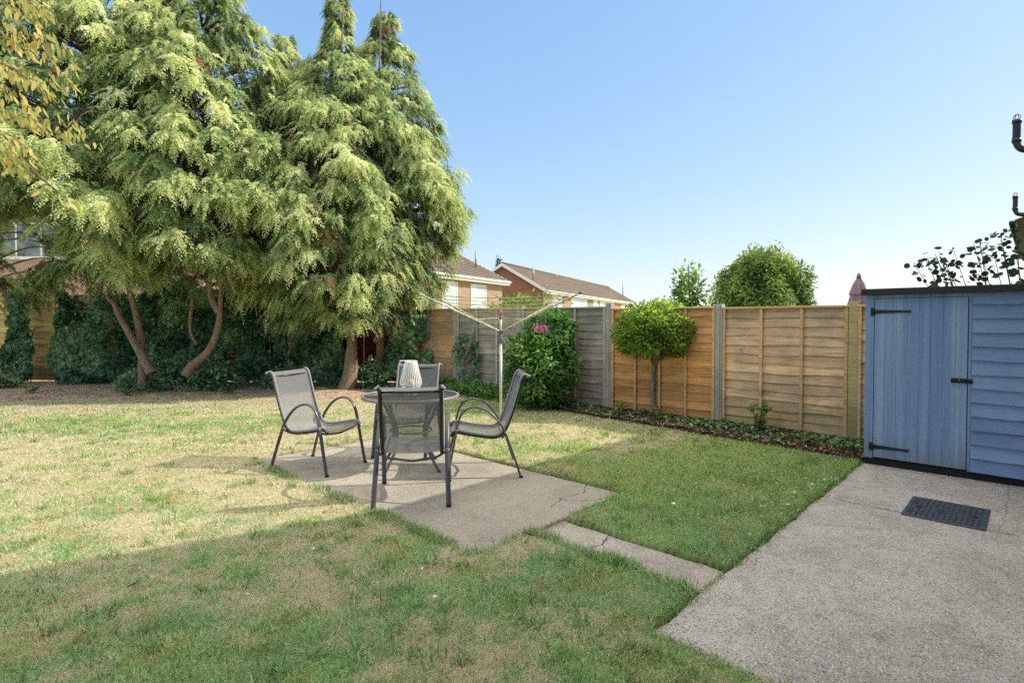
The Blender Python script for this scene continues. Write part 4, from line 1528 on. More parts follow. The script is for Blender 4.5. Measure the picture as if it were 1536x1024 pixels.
def ivy_plant(label, x0, x1, y, z0, z1, n, thick, edge=0.25, gaps=0.45, bright=0.0, name='ivy', rz=0.0, loc=None, group=None):
    """climbing ivy over a fence: leaves on a lumpy vertical sheet facing -y"""
    root = empty(name, (0, 0, 0) if loc is None else loc, rz, label, 'ivy', group)
    x = rng.uniform(x0, x1, n)
    z = rng.uniform(z0, z1, n)
    wob = edge * (fbm(z * 1.7, x * 0 + 7, 71) - 0.5) * 2
    u = (x - (x0 + x1) / 2) / ((x1 - x0) / 2)
    topn = z1 - (z1 - z0) * 0.18 * fbm(x * 1.5, x * 0 + 2, 72) * 2
    ex = (x1 - x0) / 2
    kp = (np.abs(x - (x0 + x1) / 2 - wob * np.sign(u)) < ex - 0.04) & (z < topn)
    dens = fbm(x * 2.2, z * 2.2, 73)
    kp &= rng.random(n) < sstep(gaps - 0.08, gaps + 0.16, dens) + 0.03
    x, z = x[kp], z[kp]
    m = len(x)
    lump = fbm(x * 1.6, z * 1.9, 74) - 0.35
    yy = y - thick * np.clip(lump * 2.6, 0.02, 1.3) - rng.uniform(0, 0.08, m)
    P = np.stack([x, yy, np.maximum(z, z0 + 0.02)], 1)
    D = np.stack([rng.normal(0, 0.6, m), rng.normal(-0.25, 0.25, m), rng.normal(-0.7, 0.4, m)], 1)
    N = np.stack([rng.normal(0, 0.5, m), np.full(m, -1.0), rng.normal(0.5, 0.4, m)], 1)
    L = rng.uniform(0.045, 0.11, m)
    V = leaf_verts(P, D, N, L, L * rng.uniform(0.85, 1.15, m), IVY, 0.15)
    tint = np.clip(0.36 + bright + 1.3 * (lump - 0.12) + rng.normal(0, 0.2, m) + np.where(rng.random(m) < 0.03, 0.4, 0), 0, 1)
    np_mesh('leaves', V, len(IVY), M['ivy'], root, tint=tint)
    mb = MB()
    for i in range(max(3, int((x1 - x0) * 4))):
        xx_ = random.uniform(x0 + .05, x1 - .05)
        zt = z0 + (z1 - z0) * random.uniform(0.5, 0.9)
        mb.tube(spline([(xx_, y - 0.03, z0), (xx_ + random.uniform(-.1, .1), y - 0.035, z0 + (zt - z0) * .5), (xx_ + random.uniform(-.2, .2), y - 0.03, zt)], 5), [0.012] * 10 + [0.004], 5)
    mb.build('stems', M['bark_grey'], root)
    return root


BY = 13.0
ivy_plant('narrow ivy column climbing the left boards of the back fence', -11.75, -11.0, 12.85, 0, 2.4, 5000, 0.25, 0.25, 0.3)
ivy_plant('wide dark ivy thicket on the back fence left of the leaning trunks', -10.55, -8.0, 12.75, 0, 2.65, 17000, 0.2, 0.3, 0.3)
ivy_plant('dark ivy thicket on the back fence around the curved trunk', -8.05, -5.6, 12.6, 0, 2.6, 16500, 0.26, 0.2, 0.32, 0.02)
ivy_plant('ivy mass hanging on the back fence beside the thick red trunk', -5.7, -3.75, 12.5, 0, 2.5, 13500, 0.26, 0.2, 0.36, 0.05)
ivy_plant('ivy climbing the corner of the side fence below the conifer', -2.75, -1.75, 12.35, 0.25, 2.0, 3600, 0.35, 0.25, 0.36)
ivy_plant('thin ivy stems on the brown fence panel by the concrete post', 0.0, 0.75, 0, 0.1, 1.6, 480, 0.08, 0.15, 0.5, 0.15, loc=ct(-8.75, 7.53), rz=-A0)
# sunlit low clump of ivy hugging the foot of the leaning trunks and curved trunk
def leaf_blob(name, label, cat, cx_, cy_, cz, rx, ry, rz_, n, mat, L, asp=0.6, tpl=OVAL, lobes=5, tintb=0.5, trunk=None, trunk_mat=None, shell=0.72, up=0.5, group=None, gap=0.0, seed=3, amp=1.0, crown='crown', tpl_fold=0.15, flat_bottom=None):
    """shrub or tree crown of leaf clumps spread through a lumpy volume"""
    root = empty(name, (cx_, cy_, 0), 0, label, cat, group)
    d = norm(rng.normal(0, 1, (n, 3)))
    a = np.arctan2(d[:, 1], d[:, 0])
    el = np.arcsin(d[:, 2])
    lump = 1 + amp * (0.10 * np.sin(lobes * a + seed) * np.cos(el * 2) + 0.08 * np.sin((lobes + 3) * a - seed * 2 + el * 5) + 0.07 * np.sin(el * 7 + seed + a * 2))
    r = np.where(rng.random(n) < 0.75, rng.uniform(shell, 1.0, n), rng.uniform(0.35, shell, n)) * lump
    P = d * r[:, None] * np.array((rx, ry, rz_))
    cl = fbm(a * 3.0 + 9 + el, el * 4 + 5 + d[:, 1], 80 + seed)
    if gap:
        kp = rng.random(n) > sstep(0.5 + gap, 0.35, cl) * gap * 1.9
        P, d, cl, r = P[kp], d[kp], cl[kp], r[kp]
    if flat_bottom is not None:
        kp = P[:, 2] > -flat_bottom * rz_ * (1 + 0.25 * np.sin(5 * np.arctan2(P[:, 1], P[:, 0])))
        P, d, cl, r = P[kp], d[kp], cl[kp], r[kp]
    m = len(P)
    D = norm(d * 0.7 + rng.normal(0, 0.55, (m, 3)) + np.array((0, 0, 0.05)))
    N = norm(d * 0.8 + np.array((0, 0, up)) + rng.normal(0, 0.4, (m, 3)))
    LL = L * rng.uniform(0.6, 1.3, m)
    V = leaf_verts(P + np.array((0, 0, cz)), D, N, LL, LL * asp, tpl, tpl_fold)
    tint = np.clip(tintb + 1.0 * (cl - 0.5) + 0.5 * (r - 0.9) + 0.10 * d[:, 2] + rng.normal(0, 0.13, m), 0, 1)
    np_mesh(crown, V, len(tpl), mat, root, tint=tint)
    if trunk:
        mb = MB()
        for pts, r0, r1 in trunk:
            Pp = spline(pts, 5)
            mb.tube(Pp, list(np.linspace(r0, r1, len(Pp))), 8)
        mb.build('trunk', trunk_mat or M['bark_grey'], root)
    return root


for (x, y, rx, h, lab) in ((-7.55, 11.3, 0.55, 0.42, 'low ivy clump at the foot of the leaning trunks'), (-6.25, 11.5, 0.6, 0.55, 'low ivy clump at the foot of the curved trunk'),
                           (-11.3, 11.9, 0.75, 0.28, 'low green ivy at the foot of the narrow ivy column'), (-4.9, 11.9, 0.5, 0.4, 'low ivy clump behind the left chair'), (-3.0, 11.95, 0.35, 0.6, 'ivy clump against the thick red trunk')):
    leaf_blob('ivy_clump', lab, 'ivy', x, y, 0.05, rx, 0.35, h, 1300, M['ivy'], 0.07, 0.95, IVY, 4, 0.62, crown='leaves', seed=int(rx * 20))

# evergreen shrub against the side fence: two mounds on one plant
sx, sy = 0.47, 9.05
sb = leaf_blob('evergreen_shrub', 'large glossy green evergreen shrub against the grey fence behind the airer', 'shrub', sx, sy, 0.66, 0.60, 0.55, 0.64, 7800, M['shrub'], 0.085, 0.42, OVAL, 5, 0.52, seed=4,
               trunk=[([(0, 0, -0.05), (0.05, 0, 0.4), (0.1, 0.0, 0.9)], 0.04, 0.02), ([(0.05, 0, 0), (0.2, 0.1, 0.6), (0.22, 0.15, 1.2)], 0.035, 0.015)], gap=0.12)
up_ = leaf_blob('upper_growth', None, None, sx + 0.16, sy + 0.12, 1.28, 0.42, 0.38, 0.34, 2600, M['shrub'], 0.085, 0.42, OVAL, 4, 0.5, seed=6, gap=0.15)
for ch in list(up_.children):
    ch.name = 'upper_growth'
    ch.parent = sb
    ch.location = (0.16, 0.12, 0)
bpy.data.objects.remove(up_)

# clipped standard tree
lx, ly = 2.18, 8.36
tr_ = [([(0.09, -0.05, -0.05), (-0.03, 0.0, 0.16), (-0.05, 0.0, 0.45), (-0.03, 0, 0.78)], 0.038, 0.028)]
for i in range(13):
    a = i * 2.4
    tr_.append(([(-0.03, 0, 0.74 + 0.01 * (i % 4)), (0.16 * math.cos(a), 0.16 * math.sin(a), 0.93), (0.38 * math.cos(a), 0.36 * math.sin(a), 1.14 + 0.05 * (i % 3))], 0.016, 0.006))
leaf_blob('standard_tree', 'small clipped lollipop tree with a bare stem against the orange fence panel', 'tree', lx, ly, 1.22, 0.63, 0.60, 0.50, 11500, M['lollipop'], 0.058, 0.48, OVAL, 6, 0.55, trunk=tr_, trunk_mat=M['stem_pale'], seed=2, gap=0.03, shell=0.74, flat_bottom=0.5, amp=0.75)

# little sapling and weeds in the bed
def weed(name, label, x, y, h, n, L, mat, spread=0.25, stems=4, asp=0.5, cat='plant', group=None):
    root = empty(name, (x, y, 0.01), 0, label, cat, group)
    mb = MB()
    Ps, Ds = [], []
    for i in range(stems):
        a = random.uniform(0, 6.28)
        e = Vector((math.cos(a) * spread * random.uniform(.3, 1), math.sin(a) * spread * random.uniform(.3, 1), h * random.uniform(0.6, 1)))
        P = spline([(0, 0, 0), e * 0.5 + Vector((0, 0, h * 0.1)), e], 5)
        mb.tube(P, list(np.linspace(0.008, 0.003, len(P))), 5)
        for j in range(n // stems):
            q = P[random.randrange(2, len(P))]
            Ps.append(q[:]); Ds.append((random.uniform(-1, 1), random.uniform(-1, 1), random.uniform(-.2, .8)))
    mb.build('stem', M['bark_grey'], root)
    Ps, Ds = np.array(Ps), np.array(Ds)
    m = len(Ps)
    N = np.stack([rng.normal(0, .4, m), rng.normal(-.2, .4, m), np.ones(m)], 1)
    LL = L * rng.uniform(.6, 1.3, m)
    V = leaf_verts(Ps, Ds, N, LL, LL * asp, OVAL, .2)
    np_mesh('leaves', V, len(OVAL), mat, root, tint=np.clip(rng.normal(.55, .2, m), 0, 1))
    return root


p = ct(-2.55, 7.2)
weed('sapling', 'leafy sapling with a dark stem in the bed before the tan fence panel', p.x, p.y, 0.42, 110, 0.07, M['shrub'], 0.2, 5)
wg = 'low green weeds in the side bed'
WL = 'low green weed growing in the litter of the side bed'
for i in range(26):
    c_ = -1.4 - 5.2 * (i + random.random()) / 26
    p = ct(c_, random.uniform(6.72, 7.45) + 0.05 * (-c_ - 1.3))
    weed('weed', WL, p.x, p.y, random.uniform(0.06, 0.15), 46, 0.055, M['shrub'], random.uniform(0.10, 0.24), 5, 0.55, 'weed', wg)
c, t = scatter(2600, -6.6, -1.3, 6.62, 7.5)
x, y = c * NN[0] + t * E2[0], c * NN[1] + t * E2[1]
kp = (bed_d(x, y) < -0.02) & (rng.random(len(x)) < sstep(0.45, 0.62, fbm(x * 2.4, y * 2.4, 91)))
flat_leaves('ground_ivy', x[kp], y[kp], lawn_z(x[kp], y[kp]) + 0.075, rng.uniform(0.03, 0.06, kp.sum()), rng.uniform(0.025, 0.045, kp.sum()), np.clip(rng.normal(0.6, 0.2, kp.sum()), 0, 1), M['ivy'], 'creeping ground ivy spread through the side bed', 'ground cover', 0.4)
# green ground cover left of the shrub, along the far part of the fence
c, t = scatter(5200, -9.3, -6.5, 6.75, 7.55)
x, y = c * NN[0] + t * E2[0], c * NN[1] + t * E2[1]
kp = rng.random(len(x)) < sstep(0.3, 0.5, fbm(x * 2, y * 2, 92)) * sstep(6.75, 7.05, t)
n_ = int(kp.sum())
flat_leaves('border_plants', x[kp], y[kp], rng.uniform(0.02, 0.22, n_), rng.uniform(0.05, 0.10, n_), rng.uniform(0.02, 0.04, n_), np.clip(rng.normal(0.5, 0.2, n_), 0, 1), M['shrub'], 'low leafy ground cover at the foot of the far side fence', 'ground cover', 0.8)
wl2 = 'small bright weed at the edge of the bare ground under the conifers'
for (x, y) in ((-7.4, 10.6), (-9.6, 11.0), (-5.6, 10.9), (-10.6, 10.2)):
    weed('weed', wl2, x, y, 0.16, 60, 0.07, M['shrub'], 0.25, 5, 0.55, 'weed', 'weeds under the conifers')

# broad leafed tree overhanging from the left, leaves turning
def cherry():
    ox, oy = -6.6, 4.9
    root = empty('cherry_tree', (ox, oy, 0), 0, 'overhanging tree at the upper left with drooping yellowing leaves', 'tree')
    mb = MB()
    mb.tube([(p.x - ox, p.y - oy, p.z) for p in spline([(-6.6, 4.9, -0.1), (-6.5, 4.9, 1.2), (-6.4, 4.85, 2.3), (-6.3, 4.8, 3.6), (-6.2, 4.8, 5.0)], 5)], list(np.linspace(0.12, 0.05, 21)), 10)
    mb.build('trunk', M['bark_grey'], root)
    tw = MB()
    Ps, Ds, Ns = [], [], []
    ends = []
    D0 = 4.6

    def w(px, py, d):
        px -= 28
        return Vector(((px - 768) / 830 * d, d, 1.42 + (482 - py) / 830 * d))
    runs = [((-60, 20), (20, 15), (75, 30), (112, 70), 4.5), ((-60, 60), (10, 62), (60, 75), (122, 95), 4.7), ((-60, 110), (0, 100), (50, 105), (95, 140), 4.4),
            ((-50, 150), (20, 165), (80, 185), (150, 186), 4.8), ((-50, 190), (15, 195), (50, 215), (90, 245), 4.5), ((-60, -20), (10, -15), (60, -5), (100, 25), 4.6),
            ((-50, 85), (20, 90), (75, 120), (140, 130), 4.9), ((-60, 40), (0, 42), (40, 50), (85, 60), 4.3), ((-50, 215), (10, 215), (25, 230), (42, 250), 4.3), ((60, 235), (90, 265), (120, 290), (130, 300), 4.5),
            ((20, 165), (60, 178), (110, 200), (162, 215), 4.8), ((-60, 130), (0, 128), (35, 140), (70, 165), 4.5)]
    for a, b, c_, d_, dd in runs:
        P = spline([Vector((-6.25, 4.8, 3.6)) if a[0] < -40 and random.random() < 0.5 else w(*a, dd), w(*b, dd), w(*c_, dd), w(*d_, dd - 0.15)], 8)
        tw.tube([(p.x - ox, p.y - oy, p.z) for p in P], list(np.linspace(0.013, 0.003, len(P))), 5)
        k0 = 6
        for i in range(k0, len(P)):
            if d_ == (130, 300) and i < len(P) - 2:
                continue
            for q in range(random.randint(3, 6)):
                o = P[i] + Vector((random.uniform(-.05, .05), random.uniform(-.22, .22), random.uniform(-.03, .05)))
                Ps.append((o.x - ox, o.y - oy, o.z))
                Ds.append((random.uniform(-.45, .75), random.uniform(-.5, .5), -1.0 + random.uniform(-.2, .55)))
                Ns.append((random.uniform(-1, 1), random.uniform(-1.0, -.1), random.uniform(-.1, .5)))
    tw.build('twigs', M['bark_grey'], root)
    Ps, Ds, Ns = map(np.array, (Ps, Ds, Ns))
    n = len(Ps)
    L = rng.uniform(0.045, 0.092, n)
    V = leaf_verts(Ps, Ds, Ns, L, L * rng.uniform(.27, .38, n), OVAL, 0.3)
    np_mesh('crown', V, len(OVAL), M['autumn'], root, tint=np.clip(rng.normal(0.5, 0.22, n), 0, 1))


cherry()

# round leaved climber standing up behind the shed roof
def climber():
    ox, oy = ct(-0.45, 7.5)[:2]
    root = empty('leafy_climber', (ox, oy, 0), 0, 'round leaved shrub rising behind the black shed roof', 'shrub')
    mb = MB()
    Ps, Ds = [], []
    for i in range(24):
        f = i / 23
        c_ = -0.55 + 0.95 * f
        top = 1.98 + 0.22 * math.sin(f * 2.6) + random.uniform(-.10, .16)
        b = ct(c_ * 0.6 + random.uniform(-.1, .1), 7.5 + random.uniform(-.05, .25))
        e = ct(-1.02 + 1.5 * f + random.uniform(-.08, .08), 7.5 + random.uniform(-.1, .3))
        P = spline([Vector((b.x - ox, b.y - oy, 0.2)), Vector(((b.x + e.x) / 2 - ox, (b.y + e.y) / 2 - oy, 1.3)), Vector((e.x - ox, e.y - oy, top))], 7)
        mb.tube(P, list(np.linspace(0.008, 0.0025, len(P))), 5)
        for j in range(6, len(P)):
            for q in range(random.randint(3, 7)):
                o = P[j] + Vector((random.uniform(-.09, .09), random.uniform(-.09, .09), random.uniform(-.06, .05)))
                Ps.append(o[:]); Ds.append((random.uniform(-1, 1), random.uniform(-1, 1), random.uniform(-.6, .4)))
    mb.build('stems', M['bark_grey'], root)
    Ps, Ds = np.array(Ps), np.array(Ds)
    n = len(Ps)
    N = np.stack([rng.normal(0, .5, n), rng.normal(-.6, .4, n), rng.normal(.4, .5, n)], 1)
    L = rng.uniform(0.02, 0.075, n)
    V = leaf_verts(Ps, Ds, N, L, L * 0.95, OVAL, .15)
    np_mesh('leaves', V, len(OVAL), M['vine'], root, tint=np.clip(rng.normal(.4, .22, n), 0, 1))


climber()

# closed parasol in the next garden
px_, py_ = 5.63, 9.0
ps = empty('closed_parasol', (px_, py_, 0), 0, 'closed mauve parasol standing behind the fence beside the shed', 'parasol')
mb = MB()
mb.tube([(0, 0, 0), (0, 0, 2.12)], 0.02, 10)
mb.build('pole', M['aerial'], ps)
mb = MB()
n = 16
prof_ = [(0.03, 2.12), (0.075, 2.02), (0.115, 1.86), (0.10, 1.84), (0.13, 1.70), (0.15, 1.45), (0.15, 1.15)]
vs = []
for r_, z_ in prof_:
    for j in range(n):
        rr = r_ * (1 + (0.22 if j % 2 else -0.16) * min(1, r_ * 10))
        vs.append((rr * math.cos(2 * math.pi * j / n), rr * math.sin(2 * math.pi * j / n), z_))
fs = [(i * n + j, i * n + (j + 1) % n, (i + 1) * n + (j + 1) % n, (i + 1) * n + j) for i in range(len(prof_) - 1) for j in range(n)]
mb.add(vs, fs, False)
mb.build('canopy', M['parasol'], ps)
mb = MB()
mb.lathe([(0.03, 2.10), (0.036, 2.13), (0.02, 2.19), (0.006, 2.21)], 12)
mb.build('finial', M['grey_plastic'], ps)
mb = MB()
mb.tube([(0.02, 0.02, 2.14), (0.10, 0.05, 1.99), (0.22, 0.1, 1.72)], 0.022, 8)
mb.build('arm', M['grey_plastic'], ps)

# ------------------------------------------------------------------ trees beyond the fence
leaf_blob('round_conifer', 'dense rounded green conifer standing beyond the tan fence panel', 'tree', 11.3, 25.0, 2.2, 2.05, 2.0, 2.4, 26000, M['cypress_far'], 0.19, 0.5, DIAMOND, 6, 0.52, trunk=[([(0, 0, -1), (0, 0, 1), (0.1, 0, 4)], 0.2, 0.04)], seed=5, shell=0.78, gap=0.06, up=0.7, tpl_fold=0.5)
leaf_blob('young_tree', 'thin young broadleaf tree with airy crown beyond the fence, left of the round conifer', 'tree', 7.0, 22.0, 2.3, 0.80, 0.75, 1.5, 2300, M['lollipop'], 0.15, 0.6, OVAL, 4, 0.45, trunk=[([(0, 0, -1), (0.05, 0, 1.5), (0, 0, 3.7)], 0.05, 0.012), ([(0, 0, 1.6), (-.3, 0, 2.3), (-.55, 0, 2.6)], .02, .008), ([(0, 0, 1.9), (.3, 0, 2.5), (.5, 0, 2.9)], .02, .008)], seed=9, shell=0.5, gap=0.25)
leaf_blob('garden_tree', 'loose leafy tree top showing above the fence in front of the brick gable', 'tree', 0.35, 14.6, 1.75, 1.15, 0.7, 0.42, 1500, M['lollipop'], 0.10, 0.5, OVAL, 4, 0.5, trunk=[([(0, 0, 0), (0, 0, 1.2), (0.3, 0, 2.1)], 0.04, 0.012), ([(0, 0, 1.2), (0.4, 0, 1.9), (0.62, 0, 2.35)], 0.02, 0.006)], seed=8, shell=0.5, gap=0.3)
weedt = leaf_blob('slim_cypress', 'tiny slim dark cypress tip behind the brick gable roof', 'tree', -1.25, 52.0, 5.2, 0.28, 0.28, 2.3, 700, M['ivy'], 0.35, 0.4, DIAMOND, 3, 0.35, trunk=[([(0, 0, -1), (0, 0, 3), (0, 0, 6.5)], 0.08, 0.02)], seed=1)


# ------------------------------------------------------------------ houses beyond the fence
def roof_slope(mb, a, b, c, d, rows=14):
    """tiled slope: a,b eaves corners, c,d ridge corners (c over b, d over a), rows of overlapping tiles"""
    a, b, c, d = map(Vector, (a, b, c, d))
    nrm = (b - a).cross(d - a).normalized()
    if nrm.z < 0:
        nrm = -nrm
    for i in range(rows):
        u0, u1 = i / rows, (i + 1) / rows
        p0, p1 = a.lerp(d, u0) + nrm * 0.03, b.lerp(c, u0) + nrm * 0.03
        q0, q1 = a.lerp(d, u1), b.lerp(c, u1)
        r0, r1 = p0 - nrm * 0.045, p1 - nrm * 0.045
        cols = 16
        for j in range(cols):
            s0, s1 = j / cols, (j + 1) / cols
            t_ = random.random()
            mb.quad(p0.lerp(p1, s0), p0.lerp(p1, s1), q0.lerp(q1, s1), q0.lerp(q1, s0), t_)
        mb.quad(r0, r1, p1, p0, 0.0)


def window(parent, x0, x1, z0, z1, y=0.0, mull=1, top=False, pane='pane', rev=False):
    """frame standing 2 cm proud of the wall at local y (outside is -y)"""
    f = 0.06
    mb = MB()
    y0, y1 = y - 0.035, y + 0.01
    mb.box(x0, x1, y0, y1, z0, z0 + f)
    mb.box(x0, x1, y0, y1, z1 - f, z1)
    mb.box(x0, x0 + f, y0, y1, z0 + f, z1 - f)
    mb.box(x1 - f, x1, y0, y1, z0 + f, z1 - f)
    for i in range(mull):
        xm = x0 + (x1 - x0) * (i + 1) / (mull + 1)
        mb.box(xm - f / 2, xm + f / 2, y0, y1, z0 + f, z1 - f)
    if top:
        zt = z0 + (z1 - z0) * 0.68
        mb.box(x0 + f, x1 - f, y0 + 0.004, y1, zt - f / 2, zt + f / 2)
    mb.box(x0 - 0.05, x1 + 0.05, y - 0.09, y - 0.002, z0 - 0.05, z0 - 0.002)
    w = mb.build('window', M['upvc'], parent)
    mb = MB()
    mb.box(x0 + f * .5, x1 - f * .5, y - 0.012, y + 0.006, z0 + f * .5, z1 - f * .5)
    mb.build('pane', M[pane], w)
    return w


def terrace_house(label, A, B, depth, z_e, rise, gable_near, wins, zg=-2.0, flues=(), red_gable=True):
    """A near eaves corner, B far eaves corner (seen facade between); local x A->B, local -y faces the viewer"""
    A, B = Vector(A), Vector(B)
    d = B - A
    L = d.length
    rz = math.atan2(d.y, d.x)
    root = empty('brick_house', (A.x, A.y, 0), rz, label, 'house')
    # the body lies on local +y
    w = depth
    mb = MB()
    mb.quad((0, 0, zg), (L, 0, zg), (L, 0, z_e), (0, 0, z_e))
    mb.quad((L, w, zg), (0, w, zg), (0, w, z_e), (L, w, z_e))
    mb.build('wall', M['brick_pale'], root)
    for x, nm in ((0, 1), (L, -1)):
        mb = MB()
        mb.add([(x, 0, zg), (x, 0, z_e), (x, w / 2, z_e + rise), (x, w, z_e), (x, w, zg)], [(0, 1, 2, 3, 4) if nm > 0 else (4, 3, 2, 1, 0)])
        mb.build('gable_wall', M['brick_red'] if red_gable else M['brick_pale'], root)
    mb = MB()
    ov = 0.3
    ze2 = z_e - rise / (w / 2) * ov
    roof_slope(mb, (-ov * .7, -ov, ze2 + 0.12), (L + ov * .7, -ov, ze2 + 0.12), (L + ov * .7, w / 2, z_e + rise + 0.12), (-ov * .7, w / 2, z_e + rise + 0.12))
    roof_slope(mb, (L + ov * .7, w + ov, ze2 + 0.12), (-ov * .7, w + ov, ze2 + 0.12), (-ov * .7, w / 2, z_e + rise + 0.12), (L + ov * .7, w / 2, z_e + rise + 0.12))
    mb.tube([(-ov * .7, w / 2, z_e + rise + 0.13), (L + ov * .7, w / 2, z_e + rise + 0.13)], 0.09, 8)
    roof = mb.build('roof', M['tiles'], root)
    mb = MB()
    mb.box(-ov * .7, L + ov * .7, -ov - 0.02, -ov + 0.02, ze2 - 0.10, ze2 + 0.09)
    mb.box(-ov * .7, L + ov * .7, -ov + 0.02, 0, ze2 - 0.08, ze2 - 0.05)
    mb.build('fascia', M['upvc'], root)
    mb = MB()
    mb.tube([(-ov * .7, -ov - 0.07, ze2 + 0.05), (L + ov * .7, -ov - 0.07, ze2 + 0.05)], 0.055, 8)
    mb.build('gutter', M['upvc'], root)
    for x in (-ov * .7 - 0.02, L + ov * .7 + 0.02):
        mb = MB()
        for s in (0, 1):
            y0 = -ov if s == 0 else w + ov
            a, b = Vector((x, y0, ze2 - 0.07)), Vector((x, w / 2, z_e + rise - 0.07))
            up = Vector((0, 0, 0.2))
            t_ = Vector((0.03, 0, 0))
            mb.add([a - t_, b - t_, b + up - t_, a + up - t_, a + t_, b + t_, b + up + t_, a + up + t_], [(0, 1, 2, 3), (7, 6, 5, 4), (0, 4, 5, 1), (3, 2, 6, 7), (0, 3, 7, 4), (1, 5, 6, 2)])
        mb.build('bargeboard', M['upvc'], root)
    for (x0, x1, z0, z1, mull, top) in wins:
        window(root, x0, x1, z0, z1, 0.0, mull, top)
    for (x, y, h) in flues:
        mb = MB()
        zz = z_e + rise * (y / (w / 2))
        mb.tube([(x, y, zz), (x, y, zz + h)], 0.05, 8)
        mb.build('flue', M['aerial'], roof)
    return root, L


# right hand terrace of houses
hr, L_ = terrace_house('long brown roofed brick terrace with red gable end beyond the fence', (1.98, 35), (13.2, 60), 5.6, 3.45, 1.62, True,
                       [(1.6, 3.5, 2.0, 3.15, 0, True), (5.6, 9.6, 1.75, 3.15, 2, False), (11.4, 12.8, 1.8, 3.15, 0, True), (13.4, 18.0, 1.75, 3.15, 2, True), (21.2, 24.2, 1.8, 3.1, 0, True)],
                       flues=((0.8, 1.0, 0.9), (26.5, 1.0, 1.6), (9.5, 2.5, 0.25)))
# small windows of the red gable end and the porch roofline across it
for (y0, y1) in ((1.9, 2.9), (0.75, 1.65)):
    mb = MB()
    mb.box(-0.04, 0.02, y0, y1, 1.72, 2.28)
    wv = mb.build('window', M['upvc'], hr)
    mb = MB()
    mb.box(-0.05, 0.01, y0 + .08, y1 - .08, 1.80, 2.20)
    mb.build('pane', M['pane'], wv)
mb = MB()
mb.tube([(-0.05, 0.1, 2.75), (-0.05, 5.0, 2.75)], 0.04, 6)
mb.build('cable', M['upvc'], hr)
# left hand terrace, partly behind the conifers
d_ = Vector((2.16, 4.0)).normalized()
A_ = Vector((-0.5, 28.0)) - d_ * 9.5
hl, L2 = terrace_house('brown roofed brick house with two white windows just right of the conifers', (A_.x, A_.y), (-0.5, 28.0), 6.0, 3.48, 1.50, False,
                       [(4.3, 5.45, 1.95, 3.15, 0, True), (6.55, 7.9, 1.80, 3.15, 0, True), (1.2, 2.6, 1.8, 3.15, 0, True)], flues=((8.6, 1.0, 0.95),), red_gable=False)
# house behind the back fence at the far left: pale wall and white window seen through the foliage
hb = empty('brick_house', (-24.0, 20.2, 0), R(2), 'pale brick house with a white framed window seen through foliage at the far left', 'house')
mb = MB()
mb.quad((0, 0, -1), (12.5, 0, -1), (12.5, 0, 5.55), (0, 0, 5.55))
mb.quad((12.5, 0, -1), (12.5, 7, -1), (12.5, 7, 5.55), (12.5, 0, 5.55))
mb.build('wall', M['brick_pale'], hb)
mb = MB()
roof_slope(mb, (-.3, -.3, 5.45), (12.8, -.3, 5.45), (12.8, 3.5, 6.4), (-.3, 3.5, 6.4), 10)
mb.add([(12.5, 0, 5.55), (12.5, 7, 5.55), (12.5, 3.5, 6.38)], [(0, 1, 2)])
mb.build('roof', M['tiles'], hb)
mb = MB()
mb.box(-.3, 12.8, -.36, -.3, 5.2, 5.45)
mb.build('fascia', M['upvc'], hb)
window(hb, 4.9, 7.6, 3.75, 5.05, 0.0, 2, False, 'pane_dark')
window(hb, 8.2, 8.9, 3.75, 5.05, 0.0, 0, False, 'pane_dark')
window(hb, 9.6, 10.9, 1.2, 2.4, 0.0, 1, False, 'pane_dark')


# ------------------------------------------------------------------ houses along the right: their eaves shade the lawn
def gh(name, label):
    return empty(name, (0, 0, 0), -A0, label, 'house')       # local x = c, local y = t


h1 = gh('brick_house', 'brick house at the right whose gabled wing shades the near lawn')
mb = MB()
mb.quad((0.32, 7.62, -0.1), (0.32, -6, -0.1), (0.32, -6, 4.0), (0.32, 7.62, 4.0))
mb.quad((0.32, 7.62, -0.1), (0.32, 7.62, 4.0), (6.5, 7.62, 4.0), (6.5, 7.62, -0.1))
mb.quad((0.32, -6, -0.1), (6.5, -6, -0.1), (6.5, -6, 4.0), (0.32, -6, 4.0))
mb.add([(0.322, 5.9, 4.0), (0.322, 0.9, 4.0), (0.322, 3.4, 5.35)], [(0, 1, 2)])
mb.build('wall', M['brick_pale'], h1)
mb = MB()
roof_slope(mb, (0.03, 13.2, 4.06), (0.03, -6.2, 4.06), (3.4, -6.2, 5.6), (3.4, 13.2, 5.6), 12)
roof_slope(mb, (6.8, -6.2, 4.0), (6.8, 13.2, 4.0), (3.4, 13.2, 5.6), (3.4, -6.2, 5.6), 12)
roof_slope(mb, (0.03, 6.0, 4.09), (3.4, 6.0, 4.03), (3.4, 3.4, 5.48), (0.03, 3.4, 5.54), 8)
roof_slope(mb, (3.4, 0.8, 4.03), (0.03, 0.8, 4.09), (0.03, 3.4, 5.54), (3.4, 3.4, 5.48), 8)
mb.build('roof', M['tiles'], h1)
mb = MB()
mb.tube([(0.02, 6.1, 4.0), (0.02, 13.2, 4.0)], 0.055, 8)
mb.build('gutter', M['soffit'], h1)
h2 = gh('brick_house', 'neighbouring brick house at the right edge with a black soil pipe')
mb = MB()
mb.quad((0.33, 13.2, -0.1), (0.33, 7.7, -0.1), (0.33, 7.7, 3.99), (0.33, 13.2, 3.99))
mb.quad((0.33, 13.2, -0.1), (0.33, 13.2, 3.99), (6.5, 13.2, 3.99), (6.5, 13.2, -0.1))
mb.build('wall', M['brick_pale'], h2)


